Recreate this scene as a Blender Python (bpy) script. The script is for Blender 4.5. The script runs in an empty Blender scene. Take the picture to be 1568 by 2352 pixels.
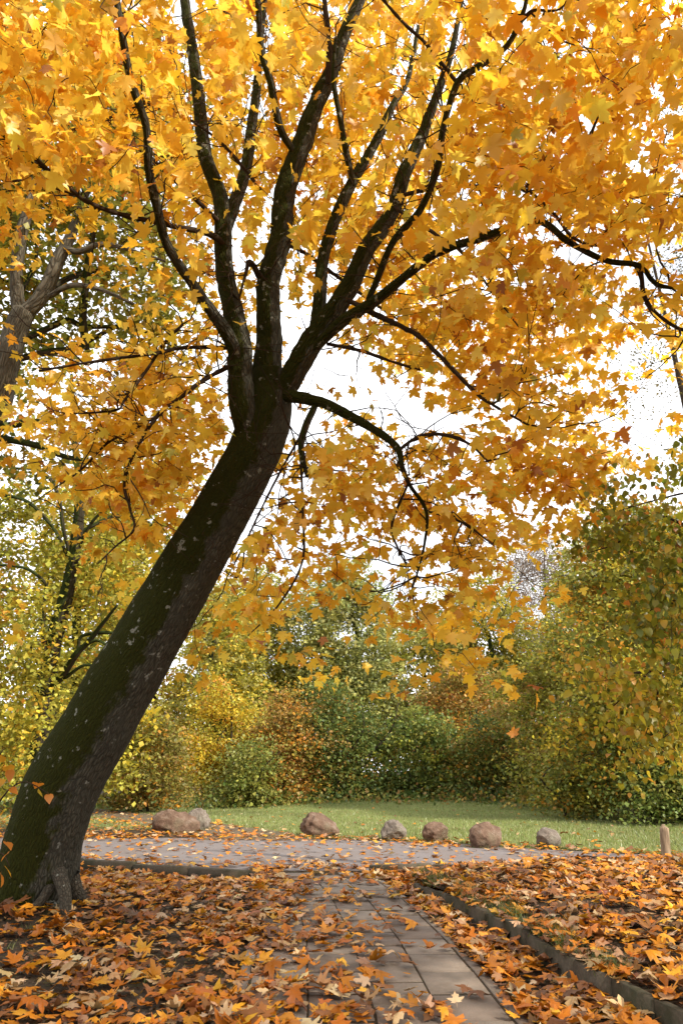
import bpy, math, random
import numpy as np
from mathutils import Vector, Matrix, noise as mnoise

SC = bpy.context.scene
COL = SC.collection
rng = np.random.default_rng(11)
random.seed(11)
R = math.radians

# ------------------------------------------------------------------ camera, sky, sun, exposure
CAM_H = 1.5
PITCH = R(20.85)
cam_d = bpy.data.cameras.new('camera')
cam_d.sensor_fit = 'VERTICAL'
cam_d.sensor_height = 36.0
cam_d.lens = 24.0
cam_d.clip_start = 0.05
cam_d.clip_end = 3000
cam = bpy.data.objects.new('camera', cam_d)
COL.objects.link(cam)
cam.location = (0, 0, CAM_H)
cam.rotation_euler = (R(90) + PITCH, 0, 0)
SC.camera = cam

SUN_AZ, SUN_EL = R(128), R(36)
world = bpy.data.worlds.new('World')
SC.world = world
world.use_nodes = True
nt = world.node_tree
nt.nodes.clear()
w_out = nt.nodes.new('ShaderNodeOutputWorld')
w_bg = nt.nodes.new('ShaderNodeBackground')
w_sky = nt.nodes.new('ShaderNodeTexSky')
w_sky.sky_type = 'NISHITA'
w_sky.sun_disc = False
w_sky.sun_elevation = SUN_EL
w_sky.sun_rotation = SUN_AZ
w_sky.altitude = 50
w_tc = nt.nodes.new('ShaderNodeTexCoord')
w_no = nt.nodes.new('ShaderNodeTexNoise')
w_no.inputs['Scale'].default_value = 2.6
w_no.inputs['Detail'].default_value = 6
w_rp = nt.nodes.new('ShaderNodeValToRGB')
w_rp.color_ramp.elements[0].position = 0.30
w_rp.color_ramp.elements[0].color = (0.45, 0.45, 0.45, 1)
w_rp.color_ramp.elements[1].position = 0.52
w_rp.color_ramp.elements[1].color = (1, 1, 1, 1)
w_mx = nt.nodes.new('ShaderNodeMix')
w_mx.data_type = 'RGBA'
w_mx.inputs[7].default_value = (12.5, 12.6, 12.9, 1)      # white cloud, before the 0.1 strength
nt.links.new(w_tc.outputs['Generated'], w_no.inputs['Vector'])
nt.links.new(w_no.outputs['Fac'], w_rp.inputs['Fac'])
nt.links.new(w_rp.outputs['Color'], w_mx.inputs[0])
nt.links.new(w_sky.outputs['Color'], w_mx.inputs[6])
nt.links.new(w_mx.outputs[2], w_bg.inputs['Color'])
w_bg.inputs['Strength'].default_value = 0.1
nt.links.new(w_bg.outputs['Background'], w_out.inputs['Surface'])

sun_d = bpy.data.lights.new('sun', 'SUN')
sun_d.energy = 4.6
sun_d.angle = R(1.2)
sun_d.color = (1.0, 0.93, 0.80)
sun = bpy.data.objects.new('sun', sun_d)
COL.objects.link(sun)
S = Vector((math.sin(SUN_AZ) * math.cos(SUN_EL), math.cos(SUN_AZ) * math.cos(SUN_EL), math.sin(SUN_EL)))
sun.rotation_euler = S.to_track_quat('Z', 'Y').to_euler()
sun.location = S * 60

SC.view_settings.view_transform = 'Standard'
SC.view_settings.look = 'None'
SC.view_settings.gamma = 1.0
SC.view_settings.use_curve_mapping = False
SC.view_settings.exposure = 0.68
SC.render.engine = 'CYCLES'
SC.cycles.use_denoising = True
SC.cycles.max_bounces = 7
SC.cycles.diffuse_bounces = 4
SC.cycles.transmission_bounces = 5
SC.cycles.glossy_bounces = 2
SC.cycles.sample_clamp_indirect = 8.0

# ------------------------------------------------------------------ measuring: a spot in the photograph at a distance -> a point of the place
F = 1568.0
CP, SP = math.cos(PITCH), math.sin(PITCH)

def P(u, v, d):
    """u, v measured on the 1568 x 2352 photograph, d metres along the view axis."""
    xc, yc = (u - 784) / F, (1176 - v) / F
    return np.array([xc * d, (CP - yc * SP) * d, CAM_H + (SP + yc * CP) * d])

def PY(u, v, Y):
    yc = (1176 - v) / F
    return P(u, v, Y / (CP - yc * SP))

def project(p):
    p = np.atleast_2d(p)
    x, y, z = p[:, 0], p[:, 1], p[:, 2] - CAM_H
    d = y * CP + z * SP
    yc = z * CP - y * SP
    dd = np.maximum(d, 1e-3)
    return 784 + F * x / dd, 1176 - F * yc / dd, d

# ------------------------------------------------------------------ materials
MATS = {}

def new_mat(name):
    m = bpy.data.materials.new(name)
    m.use_nodes = True
    m.node_tree.nodes.clear()
    MATS[name] = m
    return m, m.node_tree

def nd(t, kind, **kw):
    n = t.nodes.new('ShaderNode' + kind)
    for k, v in kw.items():
        if k in n.inputs:
            n.inputs[k].default_value = v
        else:
            setattr(n, k, v)
    return n

def ramp(t, fac, stops):
    n = t.nodes.new('ShaderNodeValToRGB')
    cr = n.color_ramp
    while len(cr.elements) > 1:
        cr.elements.remove(cr.elements[-1])
    for i, (p, c) in enumerate(stops):
        e = cr.elements[0] if i == 0 else cr.elements.new(p)
        e.position = p
        e.color = c if len(c) == 4 else (*c, 1)
    t.links.new(fac, n.inputs['Fac'])
    return n.outputs['Color']

def mixc(t, fac, a, b, blend='MIX'):
    n = t.nodes.new('ShaderNodeMix')
    n.data_type = 'RGBA'
    n.blend_type = blend
    for sock, val in ((n.inputs[0], fac), (n.inputs[6], a), (n.inputs[7], b)):
        if hasattr(val, 'links'):
            t.links.new(val, sock)
        elif isinstance(val, (int, float)):
            sock.default_value = val
        else:
            sock.default_value = (*val, 1) if len(val) == 3 else val
    return n.outputs[2]

def tex_noise(t, vec, scale, detail=5, rough=0.55):
    n = nd(t, 'TexNoise', Scale=scale, Detail=detail, Roughness=rough)
    if vec is not None:
        t.links.new(vec, n.inputs['Vector'])
    return n.outputs['Fac']

def finish(t, color, rough=0.9, bump=None, bump_d=0.02, bump_s=0.6, spec=0.25):
    b = nd(t, 'BsdfPrincipled', Roughness=rough)
    b.inputs['Specular IOR Level'].default_value = spec
    if hasattr(color, 'links'):
        t.links.new(color, b.inputs['Base Color'])
    else:
        b.inputs['Base Color'].default_value = (*color, 1)
    if bump is not None:
        bn = nd(t, 'Bump', Strength=bump_s, Distance=bump_d)
        t.links.new(bump, bn.inputs['Height'])
        t.links.new(bn.outputs['Normal'], b.inputs['Normal'])
    o = nd(t, 'OutputMaterial')
    t.links.new(b.outputs['BSDF'], o.inputs['Surface'])
    return b

def leaf_mat(name, trans=0.5, gloss=0.04, veins=False):
    m, t = new_mat(name)
    a = nd(t, 'Attribute', attribute_name='tint')
    col = a.outputs['Color']
    if veins:
        tc = nd(t, 'TexCoord')
        n1 = tex_noise(t, tc.outputs['Object'], 30, 4)
        col = mixc(t, ramp(t, n1, [(0.35, (0.0,) * 3), (0.75, (0.55,) * 3)]), col, mixc(t, 1.0, col, (0.62, 0.42, 0.30), 'MULTIPLY'))
    d = nd(t, 'BsdfDiffuse')
    tr = nd(t, 'BsdfTranslucent')
    t.links.new(col, d.inputs['Color'])
    t.links.new(mixc(t, 1.0, col, (1.0, 1.0, 0.85), 'MULTIPLY'), tr.inputs['Color'])
    mx = nd(t, 'MixShader', Fac=trans)
    t.links.new(d.outputs[0], mx.inputs[1])
    t.links.new(tr.outputs[0], mx.inputs[2])
    g = nd(t, 'BsdfGlossy', Roughness=0.42)
    mx2 = nd(t, 'MixShader', Fac=gloss)
    t.links.new(mx.outputs[0], mx2.inputs[1])
    t.links.new(g.outputs[0], mx2.inputs[2])
    o = nd(t, 'OutputMaterial')
    t.links.new(mx2.outputs[0], o.inputs['Surface'])
    return m

leaf_mat('maple_leaf', 0.55, 0.03)
leaf_mat('fallen_leaf', 0.18, 0.05, veins=True)
leaf_mat('far_leaf', 0.42, 0.02)
leaf_mat('grass_blade', 0.35, 0.04)

def bark_mat(name, base, dark, moss=None, lichen=0.0, fiss=30.0, stretch=5.0, bump=0.03):
    m, t = new_mat(name)
    uv = nd(t, 'UVMap')
    mp = nd(t, 'Mapping')
    mp.inputs['Scale'].default_value = (1.0, 1.0 / stretch, 1.0)
    t.links.new(uv.outputs['UV'], mp.inputs['Vector'])
    geo = nd(t, 'NewGeometry')
    wob = tex_noise(t, mp.outputs['Vector'], fiss, 6, 0.65)
    vo = nd(t, 'TexVoronoi', Scale=fiss * 0.9)
    vo.feature = 'DISTANCE_TO_EDGE'
    dist = nd(t, 'VectorMath', operation='ADD')
    nz = nd(t, 'TexNoise', Scale=fiss * 0.6, Detail=3)
    t.links.new(mp.outputs['Vector'], nz.inputs['Vector'])
    sc = nd(t, 'VectorMath', operation='SCALE')
    sc.inputs['Scale'].default_value = 1.4 / fiss
    t.links.new(nz.outputs['Color'], sc.inputs[0])
    t.links.new(mp.outputs['Vector'], dist.inputs[0])
    t.links.new(sc.outputs[0], dist.inputs[1])
    t.links.new(dist.outputs[0], vo.inputs['Vector'])
    ridge = ramp(t, vo.outputs['Distance'], [(0.0, (0, 0, 0)), (0.22, (0.8,) * 3), (0.6, (1, 1, 1))])
    hgt = mixc(t, 0.45, ridge, wob)
    col = mixc(t, hgt, dark, base)
    pos = geo.outputs['Position']
    big = tex_noise(t, pos, 2.2, 4)
    col = mixc(t, ramp(t, big, [(0.35, (0, 0, 0)), (0.7, (0.6,) * 3)]), col, tuple(c * 0.6 for c in base))
    if moss:
        # moss grows on the upper, weather-facing side of the leaning wood, in ragged patches
        dp = nd(t, 'VectorMath', operation='DOT_PRODUCT')
        dp.inputs[1].default_value = (-0.84, -0.26, 0.45)
        t.links.new(geo.outputs['Normal'], dp.inputs[0])
        n2 = tex_noise(t, pos, 3.2, 8, 0.72)
        ad = nd(t, 'Math', operation='MULTIPLY_ADD')
        ad.inputs[1].default_value = 1.5
        t.links.new(n2, ad.inputs[0])
        t.links.new(dp.outputs['Value'], ad.inputs[2])
        mk = ramp(t, ad.outputs[0], [(0.46, (0, 0, 0)), (0.62, (1, 1, 1))])
        n3 = tex_noise(t, pos, 60, 5, 0.7)
        mcol = mixc(t, n3, (0.007, 0.009, 0.002), moss)
        col = mixc(t, mk, col, mcol)
    if lichen > 0:
        vl = nd(t, 'TexNoise', Scale=9.0, Detail=6, Roughness=0.62)
        t.links.new(pos, vl.inputs['Vector'])
        lk = ramp(t, vl.outputs['Fac'], [(0.66 - lichen * 0.1, (0, 0, 0)), (0.69 - lichen * 0.1, (1, 1, 1))])
        lim = nd(t, 'Math', operation='MULTIPLY')
        lim.inputs[1].default_value = 0.75
        t.links.new(lk, lim.inputs[0])
        col = mixc(t, lim.outputs[0], col, (0.30, 0.30, 0.25))
    finish(t, col, 0.95, hgt, bump, 0.8, 0.1)
    return m

bark_mat('maple_bark', (0.118, 0.112, 0.084), (0.008, 0.007, 0.005), moss=(0.046, 0.048, 0.007), lichen=0.34, fiss=30, stretch=3.2, bump=0.045)
bark_mat('root_bark', (0.125, 0.108, 0.080), (0.014, 0.011, 0.008), lichen=0.2, fiss=42, stretch=1.8, bump=0.02)
bark_mat('twig_bark', (0.060, 0.040, 0.026), (0.020, 0.013, 0.009), fiss=40, bump=0.004)
bark_mat('oak_bark', (0.205, 0.178, 0.13), (0.022, 0.017, 0.011), fiss=16, stretch=3.5, bump=0.05)
bark_mat('dark_oak_bark', (0.085, 0.072, 0.045), (0.018, 0.015, 0.010), moss=(0.055, 0.075, 0.02), fiss=14, bump=0.04)
bark_mat('far_bark', (0.075, 0.060, 0.043), (0.018, 0.014, 0.010), fiss=8, bump=0.03)

def wood_stake_mat():
    m, t = new_mat('stake_wood')
    tc = nd(t, 'TexCoord')
    mp = nd(t, 'Mapping')
    mp.inputs['Scale'].default_value = (30, 30, 3)
    t.links.new(tc.outputs['Object'], mp.inputs['Vector'])
    n = tex_noise(t, mp.outputs['Vector'], 1.0, 6)
    finish(t, ramp(t, n, [(0.3, (0.10, 0.066, 0.040)), (0.7, (0.33, 0.24, 0.155))]), 0.85, n, 0.01)
wood_stake_mat()

def stone_mat(name, c1, c2, c3):
    m, t = new_mat(name)
    tc = nd(t, 'TexCoord')
    v = tc.outputs['Object']
    n1 = tex_noise(t, v, 4.5, 9, 0.72)
    n2 = tex_noise(t, v, 40, 5, 0.8)
    n3 = tex_noise(t, v, 1.6, 3)
    col = ramp(t, n1, [(0.30, c1), (0.52, c2), (0.72, c3)])
    col = mixc(t, ramp(t, n2, [(0.35, (0.0,) * 3), (0.8, (0.7,) * 3)]), col, tuple(x * 0.45 for x in c1))
    col = mixc(t, ramp(t, n3, [(0.55, (0, 0, 0)), (0.75, (0.5,) * 3)]), col, (0.10, 0.11, 0.06))
    finish(t, col, 0.92, mixc(t, 0.35, n1, n2), 0.10, 0.9, 0.15)
stone_mat('boulder_red', (0.10, 0.060, 0.040), (0.21, 0.132, 0.092), (0.34, 0.265, 0.205))
stone_mat('boulder_grey', (0.125, 0.098, 0.078), (0.25, 0.205, 0.168), (0.37, 0.325, 0.28))

def ground_mat():
    m, t = new_mat('soil')
    geo = nd(t, 'NewGeometry')
    v = geo.outputs['Position']
    n1 = tex_noise(t, v, 1.3, 6)
    n2 = tex_noise(t, v, 26, 6, 0.7)
    n3 = tex_noise(t, v, 7, 5, 0.7)
    soil = ramp(t, n2, [(0.3, (0.016, 0.012, 0.009)), (0.55, (0.050, 0.036, 0.024)), (0.75, (0.12, 0.080, 0.045))])
    green = ramp(t, n2, [(0.3, (0.02, 0.03, 0.008)), (0.7, (0.07, 0.085, 0.02))])
    col = mixc(t, ramp(t, n3, [(0.55, (0, 0, 0)), (0.66, (0.8,) * 3)]), soil, green)
    col = mixc(t, ramp(t, n1, [(0.4, (0, 0, 0)), (0.7, (0.5,) * 3)]), col, (0.085, 0.052, 0.026))
    finish(t, col, 0.95, mixc(t, 0.5, n2, n3), 0.04, 0.8, 0.15)
    m, t = new_mat('lawn')
    geo = nd(t, 'NewGeometry')
    v = geo.outputs['Position']
    n1 = tex_noise(t, v, 0.35, 5)
    n2 = tex_noise(t, v, 34, 5, 0.75)
    n3 = tex_noise(t, v, 2.2, 5, 0.65)
    g = ramp(t, n2, [(0.3, (0.11, 0.13, 0.035)), (0.55, (0.18, 0.21, 0.065)), (0.8, (0.26, 0.27, 0.10))])
    g = mixc(t, ramp(t, n1, [(0.4, (0, 0, 0)), (0.65, (0.55,) * 3)]), g, (0.13, 0.135, 0.045))
    g = mixc(t, ramp(t, n3, [(0.56, (0, 0, 0)), (0.72, (0.6,) * 3)]), g, (0.16, 0.12, 0.05))
    finish(t, g, 0.95, n2, 0.05, 0.8, 0.15)
    m, t = new_mat('trodden_earth')
    geo = nd(t, 'NewGeometry')
    v = geo.outputs['Position']
    n2 = tex_noise(t, v, 12, 6, 0.75)
    n1 = tex_noise(t, v, 1.2, 5)
    c = ramp(t, n2, [(0.3, (0.055, 0.040, 0.028)), (0.55, (0.13, 0.093, 0.060)), (0.75, (0.23, 0.155, 0.09))])
    finish(t, mixc(t, ramp(t, n1, [(0.4, (0, 0, 0)), (0.7, (0.5,) * 3)]), c, (0.10, 0.09, 0.04)), 0.95, n2, 0.03)
    m, t = new_mat('road_paving')
    geo = nd(t, 'NewGeometry')
    v = geo.outputs['Position']
    n2 = tex_noise(t, v, 60, 5, 0.75)
    n1 = tex_noise(t, v, 0.9, 6)
    c = ramp(t, n2, [(0.3, (0.115, 0.098, 0.098)), (0.7, (0.205, 0.178, 0.172))])
    c = mixc(t, ramp(t, n1, [(0.40, (0, 0, 0)), (0.68, (0.6,) * 3)]), c, (0.14, 0.105, 0.085))
    finish(t, c, 0.85, n2, 0.006, 0.5, 0.3)
ground_mat()

def slab_mats():
    for k, (a, b) in enumerate((((0.165, 0.128, 0.098), (0.25, 0.20, 0.155)), ((0.120, 0.090, 0.070), (0.195, 0.150, 0.118)), ((0.180, 0.145, 0.115), (0.27, 0.222, 0.178)))):
        m, t = new_mat('paving_slab_%d' % k)
        geo = nd(t, 'NewGeometry')
        v = geo.outputs['Position']
        n2 = tex_noise(t, v, 90, 5, 0.8)
        n1 = tex_noise(t, v, 3.3, 6, 0.6)
        c = ramp(t, n2, [(0.3, a), (0.7, b)])
        c = mixc(t, ramp(t, n1, [(0.45, (0, 0, 0)), (0.70, (0.65,) * 3)]), c, (0.085, 0.066, 0.048))
        finish(t, c, 0.8, mixc(t, 0.4, n2, n1), 0.006, 0.6, 0.35)
    m, t = new_mat('kerb_concrete')
    geo = nd(t, 'NewGeometry')
    v = geo.outputs['Position']
    n2 = tex_noise(t, v, 45, 5, 0.8)
    n1 = tex_noise(t, v, 4.0, 6, 0.65)
    c = ramp(t, n2, [(0.3, (0.055, 0.043, 0.030)), (0.7, (0.115, 0.092, 0.066))])
    c = mixc(t, ramp(t, n1, [(0.42, (0, 0, 0)), (0.62, (0.8,) * 3)]), c, (0.030, 0.032, 0.014))
    finish(t, c, 0.9, n2, 0.008, 0.6, 0.2)
slab_mats()

# ------------------------------------------------------------------ mesh helpers
def mesh_from(name, verts, faces, mat=None, tint=None, uv=None, smooth=False):
    """verts (n,3), faces (m,k) arrays of one size k; tint (n,3); uv per corner (m*k,2)."""
    verts = np.asarray(verts, dtype=np.float32)
    faces = np.asarray(faces, dtype=np.int32)
    me = bpy.data.meshes.new(name)
    n, (mf, k) = len(verts), faces.shape
    me.vertices.add(n)
    me.vertices.foreach_set('co', verts.ravel())
    me.loops.add(mf * k)
    me.loops.foreach_set('vertex_index', faces.ravel())
    me.polygons.add(mf)
    me.polygons.foreach_set('loop_start', np.arange(0, mf * k, k, dtype=np.int32))
    if smooth:
        me.polygons.foreach_set('use_smooth', np.ones(mf, dtype=bool))
    if tint is not None:
        ca = me.color_attributes.new('tint', 'FLOAT_COLOR', 'POINT')
        c4 = np.ones((n, 4), dtype=np.float32)
        c4[:, :3] = tint
        ca.data.foreach_set('color', c4.ravel())
    if uv is not None:
        ul = me.uv_layers.new(name='UVMap')
        ul.data.foreach_set('uv', np.asarray(uv, dtype=np.float32).ravel())
    if mat:
        me.materials.append(MATS[mat])
    me.update(calc_edges=True)
    return me

def add(name, me, parent=None, kind=None, label=None, cat=None, group=None):
    o = bpy.data.objects.new(name, me)
    COL.objects.link(o)
    if parent is not None:
        o.parent = parent
        o.matrix_parent_inverse = Matrix.Translation(-parent.location)
    tag(o, label, cat, group, kind)
    return o

def tag(o, label=None, cat=None, group=None, kind=None):
    if label: o['label'] = label
    if cat: o['category'] = cat
    if group: o['group'] = group
    if kind: o['kind'] = kind
    return o

def empty(name, loc, label, cat, group=None):
    o = bpy.data.objects.new(name, None)
    COL.objects.link(o)
    o.location = tuple(float(c) for c in loc)
    o.empty_display_size = 0.2
    return tag(o, label, cat, group)

def smooth_path(pts, rad, step):
    """Catmull-Rom resample."""
    pts = np.asarray(pts, float)
    rad = np.asarray(rad, float)
    if len(pts) < 3:
        return pts, rad
    op, orr = [], []
    ext = np.vstack([2 * pts[0] - pts[1], pts, 2 * pts[-1] - pts[-2]])
    for i in range(len(pts) - 1):
        p0, p1, p2, p3 = ext[i:i + 4]
        n = max(2, int(np.linalg.norm(p2 - p1) / step) + 1)
        for k in range(n):
            t = k / n
            op.append(0.5 * (2 * p1 + (p2 - p0) * t + (2 * p0 - 5 * p1 + 4 * p2 - p3) * t * t + (3 * p1 - p0 - 3 * p2 + p3) * t ** 3))
            orr.append(rad[i] * (1 - t) + rad[i + 1] * t)
    op.append(pts[-1]); orr.append(rad[-1])
    return np.array(op), np.array(orr)

def tube_arrays(pts, rad, seg, lump=None, cap=True):
    """A tapering tube. lump(i, s, angles, r) -> radii per angle. Returns verts, quads, corner uvs."""
    pts = np.asarray(pts, float)
    n = len(pts)
    tan = np.gradient(pts, axis=0)
    tan /= np.linalg.norm(tan, axis=1)[:, None] + 1e-9
    a = np.array([0, 0, 1.0]) if abs(tan[0, 2]) < 0.9 else np.array([0.0, 1, 0])
    x = np.cross(tan[0], a); x /= np.linalg.norm(x)
    ang = np.linspace(0, 2 * math.pi, seg, endpoint=False)
    vs = np.zeros((n, seg, 3))
    L = np.concatenate([[0], np.cumsum(np.linalg.norm(np.diff(pts, axis=0), axis=1))])
    for i in range(n):
        x = x - tan[i] * np.dot(x, tan[i]); x /= np.linalg.norm(x) + 1e-9
        y = np.cross(tan[i], x)
        r = np.full(seg, rad[i]) if lump is None else lump(i, L[i], ang, rad[i], pts[i], x, y)
        vs[i] = pts[i] + (np.cos(ang) * r)[:, None] * x + (np.sin(ang) * r)[:, None] * y
    idx = np.arange(n * seg).reshape(n, seg)
    i0, i1 = idx[:-1], idx[1:]
    q = np.stack([i0, np.roll(i0, -1, 1), np.roll(i1, -1, 1), i1], -1).reshape(-1, 4)
    au = np.linspace(0, 1, seg + 1)
    per = 2 * math.pi * max(rad.max() if hasattr(rad, 'max') else max(rad), 1e-4)
    U0 = np.tile(au[:-1] * per, (n - 1, 1)); U1 = np.tile(au[1:] * per, (n - 1, 1))
    V0 = np.repeat(L[:-1, None], seg, 1); V1 = np.repeat(L[1:, None], seg, 1)
    uv = np.stack([np.stack([U0, V0], -1), np.stack([U1, V0], -1), np.stack([U1, V1], -1), np.stack([U0, V1], -1)], 2).reshape(-1, 2)
    v = vs.reshape(-1, 3)
    if cap:   # close the tip
        v = np.vstack([v, pts[-1] + tan[-1] * rad[-1] * 0.6])
        c = len(v) - 1
        last = idx[-1]
        q2 = np.stack([last, np.roll(last, -1), np.full(seg, c), np.full(seg, c)], -1)
        # degenerate quads are avoided: pair neighbouring triangles
        q2 = np.stack([last[0::2], last[1::2], np.roll(last, -2)[0::2], np.full(seg // 2, c)], -1) if seg % 2 == 0 else None
        if q2 is not None:
            q = np.vstack([q, q2])
            uv = np.vstack([uv, np.tile([[0, L[-1]]], (len(q2) * 4, 1))])
    return v, q, uv

def tube_mesh(name, pts, rad, seg, mat, step=0.12, lump=None):
    p, r = smooth_path(pts, rad, step)
    v, q, uv = tube_arrays(p, r, seg, lump)
    return mesh_from(name, v, q, mat, uv=uv, smooth=True)

def knobbly(amp, f):
    def fn(i, s, ang, r, p, x, y):
        out = np.empty(len(ang))
        for k, a in enumerate(ang):
            q = p + (math.cos(a) * x + math.sin(a) * y) * r
            out[k] = r * (1 + amp * mnoise.noise(Vector(q * f)) + amp * 0.5 * mnoise.noise(Vector(q * f * 3.1)))
        return out
    return fn

class Tubes:
    """many thin twigs in one mesh"""
    def __init__(s): s.v, s.q, s.uv, s.n = [], [], [], 0
    def add(s, pts, rad, seg=4):
        v, q, uv = tube_arrays(np.asarray(pts), np.asarray(rad, float), seg, None, True)
        s.v.append(v); s.q.append(q + s.n); s.uv.append(uv); s.n += len(v)
    def mesh(s, name, mat):
        return mesh_from(name, np.vstack(s.v), np.vstack(s.q), mat, uv=np.vstack(s.uv), smooth=True)

# leaf templates: (verts, tris), base of the blade at the origin, tip along +Y, upper face +Z, width about 1
def fan(outline, centre, fold, droop, cup, seed, tear=False):
    r = np.random.default_rng(seed)
    o = np.array(outline, float) + r.normal(0, 0.022, (len(outline), 2))
    if tear and seed % 3 == 0:
        k0 = int(r.integers(3, len(o) - 6)); o[k0:k0 + 3] *= 0.62
    v = np.vstack([[centre], o])
    z = fold * np.abs(v[:, 0]) - droop * np.clip(v[:, 1], 0, None) ** 2 + cup * (v[:, 0] ** 2 + (v[:, 1] - 0.35) ** 2) + r.normal(0, 0.02 + abs(cup) * 0.06, len(v))
    v3 = np.column_stack([v, z])
    n = len(o)
    t = np.array([[0, 1 + i, 1 + (i + 1) % n] for i in range(n)])
    return v3, t

half = [(0.0, 0.0), (0.13, -0.09), (0.43, -0.04), (0.33, 0.13), (0.52, 0.22), (0.66, 0.44), (0.44, 0.45), (0.22, 0.41), (0.25, 0.58), (0.28, 0.69), (0.13, 0.73), (0.0, 1.0)]
MAPLE_OUT = half + [(-x, y) for x, y in half[-2:0:-1]]

half_s = [(0.0, -0.03), (0.42, -0.05), (0.33, 0.15), (0.66, 0.42), (0.22, 0.42), (0.27, 0.68), (0.0, 1.0)]
MAPLE_PLAIN = half_s + [(-x, y) for x, y in half_s[-2:0:-1]]

def with_stalk(tpl, length=0.55, w=0.018, dz=0.12):
    v, t = tpl
    n = len(v)
    s = np.array([[-w, 0.02, v[0, 2] * 0 + 0.0], [w, 0.02, 0.0], [0.05, -length, dz]])
    return np.vstack([v, s]), np.vstack([t, [[n, n + 2, n + 1]]])

MAPLE = [with_stalk(fan(MAPLE_OUT, (0, 0.28), f, d, c, k)) for k, (f, d, c) in enumerate([(0.10, 0.25, 0.0), (-0.12, 0.15, -0.1), (0.2, 0.4, 0.1), (0.0, 0.3, -0.25), (0.15, 0.1, 0.15), (-0.05, 0.45, 0.05)])]
FALLEN = [with_stalk(fan(MAPLE_OUT, (0, 0.28), f, d, c, 30 + k, True), 0.5, 0.016, 0.05) for k, (f, d, c) in enumerate([(0.05, 0.0, 0.18), (0.30, 0.1, 0.15), (-0.1, 0.1, -0.2), (0.5, -0.2, 0.2), (0.0, -0.2, 0.45), (-0.25, 0.25, -0.25), (0.10, -0.05, 0.05), (0.7, 0.0, 0.1), (0.02, 0.05, -0.06), (-0.08, -0.02, 0.08), (0.12, 0.15, -0.1), (0.05, 0.02, 0.12)])]
PLAIN = [fan(MAPLE_PLAIN, (0, 0.28), f, d, c, 90 + k) for k, (f, d, c) in enumerate([(0.10, 0.25, 0.0), (-0.12, 0.15, -0.1), (0.05, 0.0, 0.15)])]
LIND_OUT = [(0, 0), (0.22, -0.08), (0.42, 0.08), (0.46, 0.36), (0.30, 0.68), (0, 1.05), (-0.30, 0.68), (-0.46, 0.36), (-0.42, 0.08), (-0.22, -0.08)]
LINDEN = [with_stalk(fan(LIND_OUT, (0, 0.35), f, d, 0.0, 60 + k), 0.4) for k, (f, d) in enumerate([(0.1, 0.2), (-0.1, 0.3), (0.25, 0.1)])]
QUADL = (np.array([[0, -0.5, 0], [0.42, 0.02, 0.1], [0, 0.55, 0], [-0.42, 0.02, 0.1]], float), np.array([[0, 1, 2], [0, 2, 3]]))

def frames(n, droop_mean, droop_sd, roll_sd, az=None):
    az = rng.uniform(0, 2 * math.pi, n) if az is None else az
    dl = np.radians(rng.normal(droop_mean, droop_sd, n))
    t = np.stack([np.cos(az) * np.cos(dl), np.sin(az) * np.cos(dl), -np.sin(dl)], 1)
    x = np.stack([np.sin(az), -np.cos(az), np.zeros(n)], 1)
    nn = np.cross(x, t)
    ro = np.radians(rng.normal(0, roll_sd, n))[:, None]
    x2 = x * np.cos(ro) + nn * np.sin(ro)
    n2 = np.cross(x2, t)
    return np.stack([x2, t, n2], 2)       # columns: local X, Y, Z

def rand_frames(n):
    a = rng.normal(size=(n, 3)); a /= np.linalg.norm(a, axis=1)[:, None]
    b = rng.normal(size=(n, 3)); b -= a * (a * b).sum(1)[:, None]; b /= np.linalg.norm(b, axis=1)[:, None]
    return np.stack([a, b, np.cross(a, b)], 2)

def leaf_cloud(name, tpls, pos, rot, size, tint, mat, which=None):
    V, T, C, off = [], [], [], 0
    n = len(pos)
    which = rng.integers(0, len(tpls), n) if which is None else which
    for k, (tv, tt) in enumerate(tpls):
        s = np.where(which == k)[0]
        if len(s) == 0: continue
        v = np.einsum('nij,vj->nvi', rot[s], tv) * size[s][:, None, None] + pos[s][:, None, :]
        nv = len(tv)
        T.append((tt[None] + (np.arange(len(s)) * nv)[:, None, None] + off).reshape(-1, 3))
        V.append(v.reshape(-1, 3))
        C.append(np.repeat(tint[s], nv, 0))
        off += len(s) * nv
    return mesh_from(name, np.vstack(V), np.vstack(T), mat, tint=np.vstack(C))

def pick(palette, n, jit=0.12):
    cols = np.array([c for c, w in palette], float)
    w = np.array([w for c, w in palette], float)
    c = cols[rng.choice(len(cols), n, p=w / w.sum())]
    return np.clip(c * (1 + rng.normal(0, jit, (n, 1))) * (1 + rng.normal(0, jit * 0.4, (n, 3))), 0.002, 0.9)

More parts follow.
